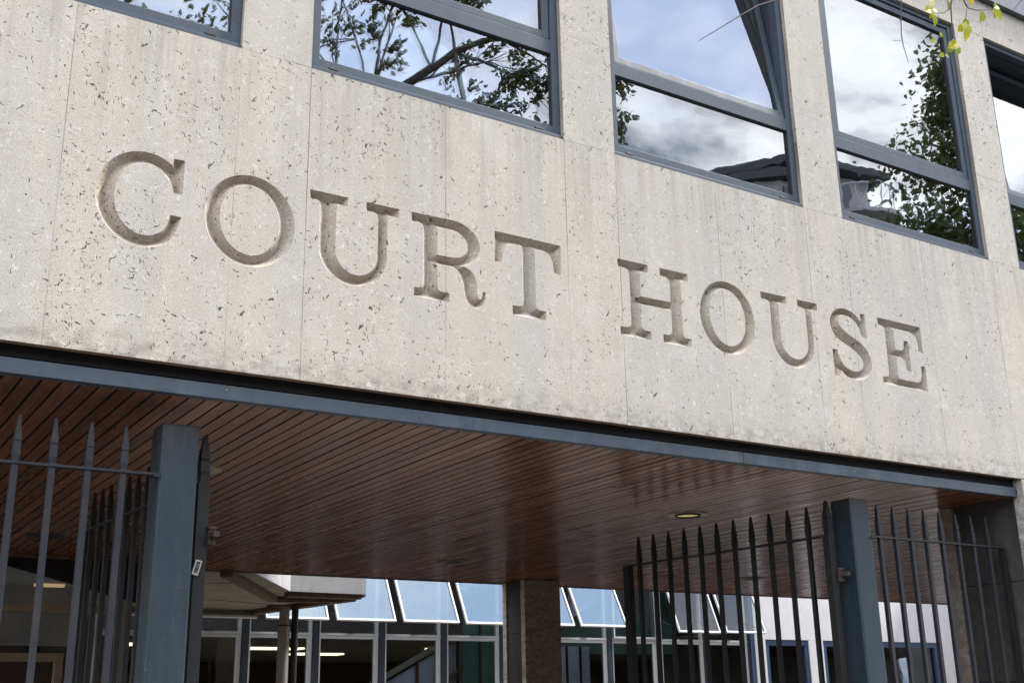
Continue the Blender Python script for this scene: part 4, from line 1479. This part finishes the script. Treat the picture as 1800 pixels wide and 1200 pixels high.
tw.tube([(4.46, -2.2, 4.62), (4.42, -2.2, 4.58), (4.39, -2.2, 4.55), (4.375, -2.2, 4.52)], [0.0015, 0.0012, 0.001, 0.0008], TWIGM, 4)
tw.tube([(5.2, -2.4, 5.6), (5.08, -2.2, 5.06), (5.01, -2.2, 4.99), (4.99, -2.2, 4.97)], [0.004, 0.003, 0.002, 0.0012], TWIGM, 5)
leafs = [((4.31, 4.735), (0.35, 0.3), 1.05), ((4.31, 4.735), (0.2, -1), 1.2), ((4.30, 4.74), (-1, -0.55), 0.9), ((4.31, 4.735), (-0.5, -1), 0.8), ((4.30, 4.75), (0.15, 1), 1.25), ((4.45, 4.60), (-0.8, -0.6), 1.1), ((4.45, 4.62), (-0.5, -1), 1.1),
         ((4.45, 4.60), (0.0, -1.0), 1.0), ((4.55, 4.75), (-0.1, -1), 1.25), ((4.55, 4.755), (1, 0.15), 0.95), ((4.55, 4.755), (0.15, -1), 1.5), ((4.46, 4.86), (0.25, -1), 0.9), ((4.58, 4.90), (0.9, -0.6), 0.9), ((4.54, 4.74), (-0.6, -0.8), 1.0),
         ((4.80, 4.91), (1, 0.1), 1.1), ((4.80, 4.91), (1, 0.75), 1.0), ((4.79, 4.90), (0.5, -0.6), 1.1), ((4.79, 4.90), (0.1, -0.9), 0.8), ((4.74, 4.89), (-0.3, -1), 1.1), ((4.375, 4.525), (-1, -0.4), 0.55), ((4.376, 4.52), (1, 0.2), 0.6), ((4.32, 4.585), (-1, -0.5), 0.6), ((4.34, 4.60), (0.4, 0.9), 0.5)]
for (x, z), (dx, dz), s_ in leafs:
    leaf_mesh(tl, Vector((x, -2.2 + TR.uniform(-0.02, 0.02), z)), Vector((dx, TR.uniform(-0.15, 0.15), dz)), Vector((TR.uniform(-0.25, 0.25), -1, TR.uniform(-0.2, 0.3))), 0.068 * s_, 0.047 * s_, LEAFY)
tw.build('twig', st, smooth=True)
tl.build('twig_leaves', st)


# big dark tree across the street, seen in the right-hand windows
def big_tree(label, x, y, h, rad, seed, nclump, nleaf, mat):
    r_ = random.Random(seed)
    t_ = thing('tree', label, 'tree', (x, y, 0), 'trees across the street')
    off = Vector((x, y, 0))
    w_, l_ = MT(off), MT(off)
    w_.tube([(x, y, 0), (x + 0.1, y, h * 0.3), (x - 0.1, y + 0.1, h * 0.6), (x, y, h * 0.97)], [0.34, 0.27, 0.16, 0.02], BARK, 12)
    for i in range(nclump):
        f = r_.random() ** 0.8
        z = h * (0.28 + 0.72 * f)
        rr = rad * (1.05 - f) ** 0.75 * r_.uniform(0.25, 1.0)
        a = r_.uniform(0, 2 * math.pi)
        c = Vector((x + rr * math.cos(a), y + rr * math.sin(a), z))
        if r_.random() < 0.55:
            w_.tube([(x, y, max(h * 0.2, z - rr * 0.5)), ((x + c.x) / 2, (y + c.y) / 2, z - rr * 0.15), c], [0.06, 0.04, 0.015], BARK, 6, cap=False)
        cs = r_.uniform(0.35, 0.75) * (0.55 + 0.45 * (1 - f))
        for _ in range(nleaf):
            p_ = c + Vector((r_.gauss(0, cs), r_.gauss(0, cs), r_.gauss(0, cs * 0.6)))
            leaf_mesh(l_, p_, rv(r_) + Vector((0, 0, -0.4)), rv(r_), r_.uniform(0.12, 0.24), r_.uniform(0.07, 0.13), mat)
    w_.build('trunk', t_, smooth=True)
    l_.build('crown', t_)


big_tree('tall dark tree mirrored in the fourth window', 25.4, -12.0, 18.6, 4.3, 4, 190, 75, LEAFD)
big_tree('broad dark tree mirrored in the rightmost window', 30.6, -13.0, 19.6, 4.3, 8, 170, 80, LEAFD)

big_tree('added small round tree far left across the street, darkening glass reflections', -5.0, -19.0, 9.0, 3.4, 21, 110, 45, LEAFD)  # this and the next two trees are added to darken lobby glass reflections
big_tree('added low bushy tree straight across the street, darkening glass reflections', 2.5, -20.0, 8.5, 3.8, 22, 120, 45, LEAFD)
big_tree('added middling tree before the apartment block, darkening glass reflections', 11.0, -20.0, 9.5, 3.8, 23, 120, 45, LEAFD)
# unseen brick terrace, added to block low sky and darken glass reflections
te = thing('added_terrace', 'added unseen brick terrace with slate roof that blocks low sky across the street', 'building', (-2, -30, 0))
TO = Vector((-2, -30, 0))
BRICK = mat_simple('dull_brick', (0.17, 0.085, 0.06), 0.85, var=0.25, scale=25)
b = MT(TO)
b.box((-62, -36, 0), (23, -28, 9.6), BRICK)
b.build('wall', te)
b = MT(TO)
b.add([(-62.4, -27.6, 9.6), (23.4, -27.6, 9.6), (23.4, -32, 12.6), (-62.4, -32, 12.6), (-62.4, -36.4, 9.6), (23.4, -36.4, 9.6)], [(0, 1, 2, 3), (3, 2, 5, 4), (1, 5, 2), (0, 3, 4)], SLATE)
b.build('roof', te)
for i in range(18):
    for zz in (0.9, 3.9, 6.9):
        b = MT(TO)
        b.box((-31 + i * 3.0, -28.02, zz), (-29.9 + i * 3.0, -27.96, zz + 1.6), DKGL)
        b.build('window', te)
# apartment block across the street with a deep dark eave, mirrored in the lower panes
ap = thing('apartment_block', 'grey apartment block with deep dark eaves and rounded balconies across the street', 'building', (31, -26, 0))
ap.scale = (1, 1, 1.035)
AO = Vector((31, -26, 0))


def ngon(cx, cy, r_, n, a0=0.0):
    return [(cx + r_ * math.cos(a0 + 2 * math.pi * i / n), cy + r_ * math.sin(a0 + 2 * math.pi * i / n)) for i in range(n)]


b = MT(AO)
b.prism(ngon(30.9, -25.0, 2.3, 16), 0.0, 19.6, RENDL)
b.prism([(31.6, -24.0), (35.4, -23.35), (36.5, -34), (29.3, -34), (29.3, -26.3)], 0.0, 20.93, RENDL)
b.build('wall', ap)
b = MT(AO)
b.prism(ngon(30.9, -25.0, 2.65, 16), 19.62, 19.95, ROOFD)
vs = [(x, y, 19.95) for x, y in ngon(30.9, -25.0, 2.65, 16)] + [(30.9, -25.0, 20.7)]
b.add(vs, [(i, (i + 1) % 16, 16) for i in range(16)], ROOFD)
b.prism([(31.2, -23.7), (33.4, -23.1), (36.1, -22.75), (37.2, -34.6), (29.0, -34.6), (29.0, -27)], 20.95, 21.25, ROOFD)
b.build('roof', ap)
for zz in (19.0, 16.0, 13.0, 10.0, 7.0):
    b = MT(AO)
    b.prism(ngon(34.4, -23.2, 1.5, 18), zz - 0.15, zz, RENDL)
    for i in range(18):
        x, y = ngon(34.4, -23.2, 1.45, 18)[i]
        b.tube([(x, y, zz), (x, y, zz + 1.0)], 0.02, WHITEF, 5)
    ring = ngon(34.4, -23.2, 1.45, 18)
    b.tube([(*p_, zz + 1.02) for p_ in ring + ring[:1]], 0.035, WHITEF, 6)
    b.build('balcony', ap)
    for a in (-2.2, -1.75, -1.3, -0.9):
        cx, cy = 30.9 + 2.32 * math.cos(a + 2.7), -25.0 + 2.32 * math.sin(a + 2.7)
        b = MT(AO)
        b.beam((cx, cy, zz - 1.2), (cx, cy, zz + 0.35), 0.75, 0.08, DKGL, (math.cos(a + 2.7), math.sin(a + 2.7), 0.0))
        b.build('window', ap)
    b = MT(AO)
    b.box((33.1, -23.85, zz + 0.1), (34.3, -23.4, zz + 1.6), DKGL)
    b.build('window', ap)
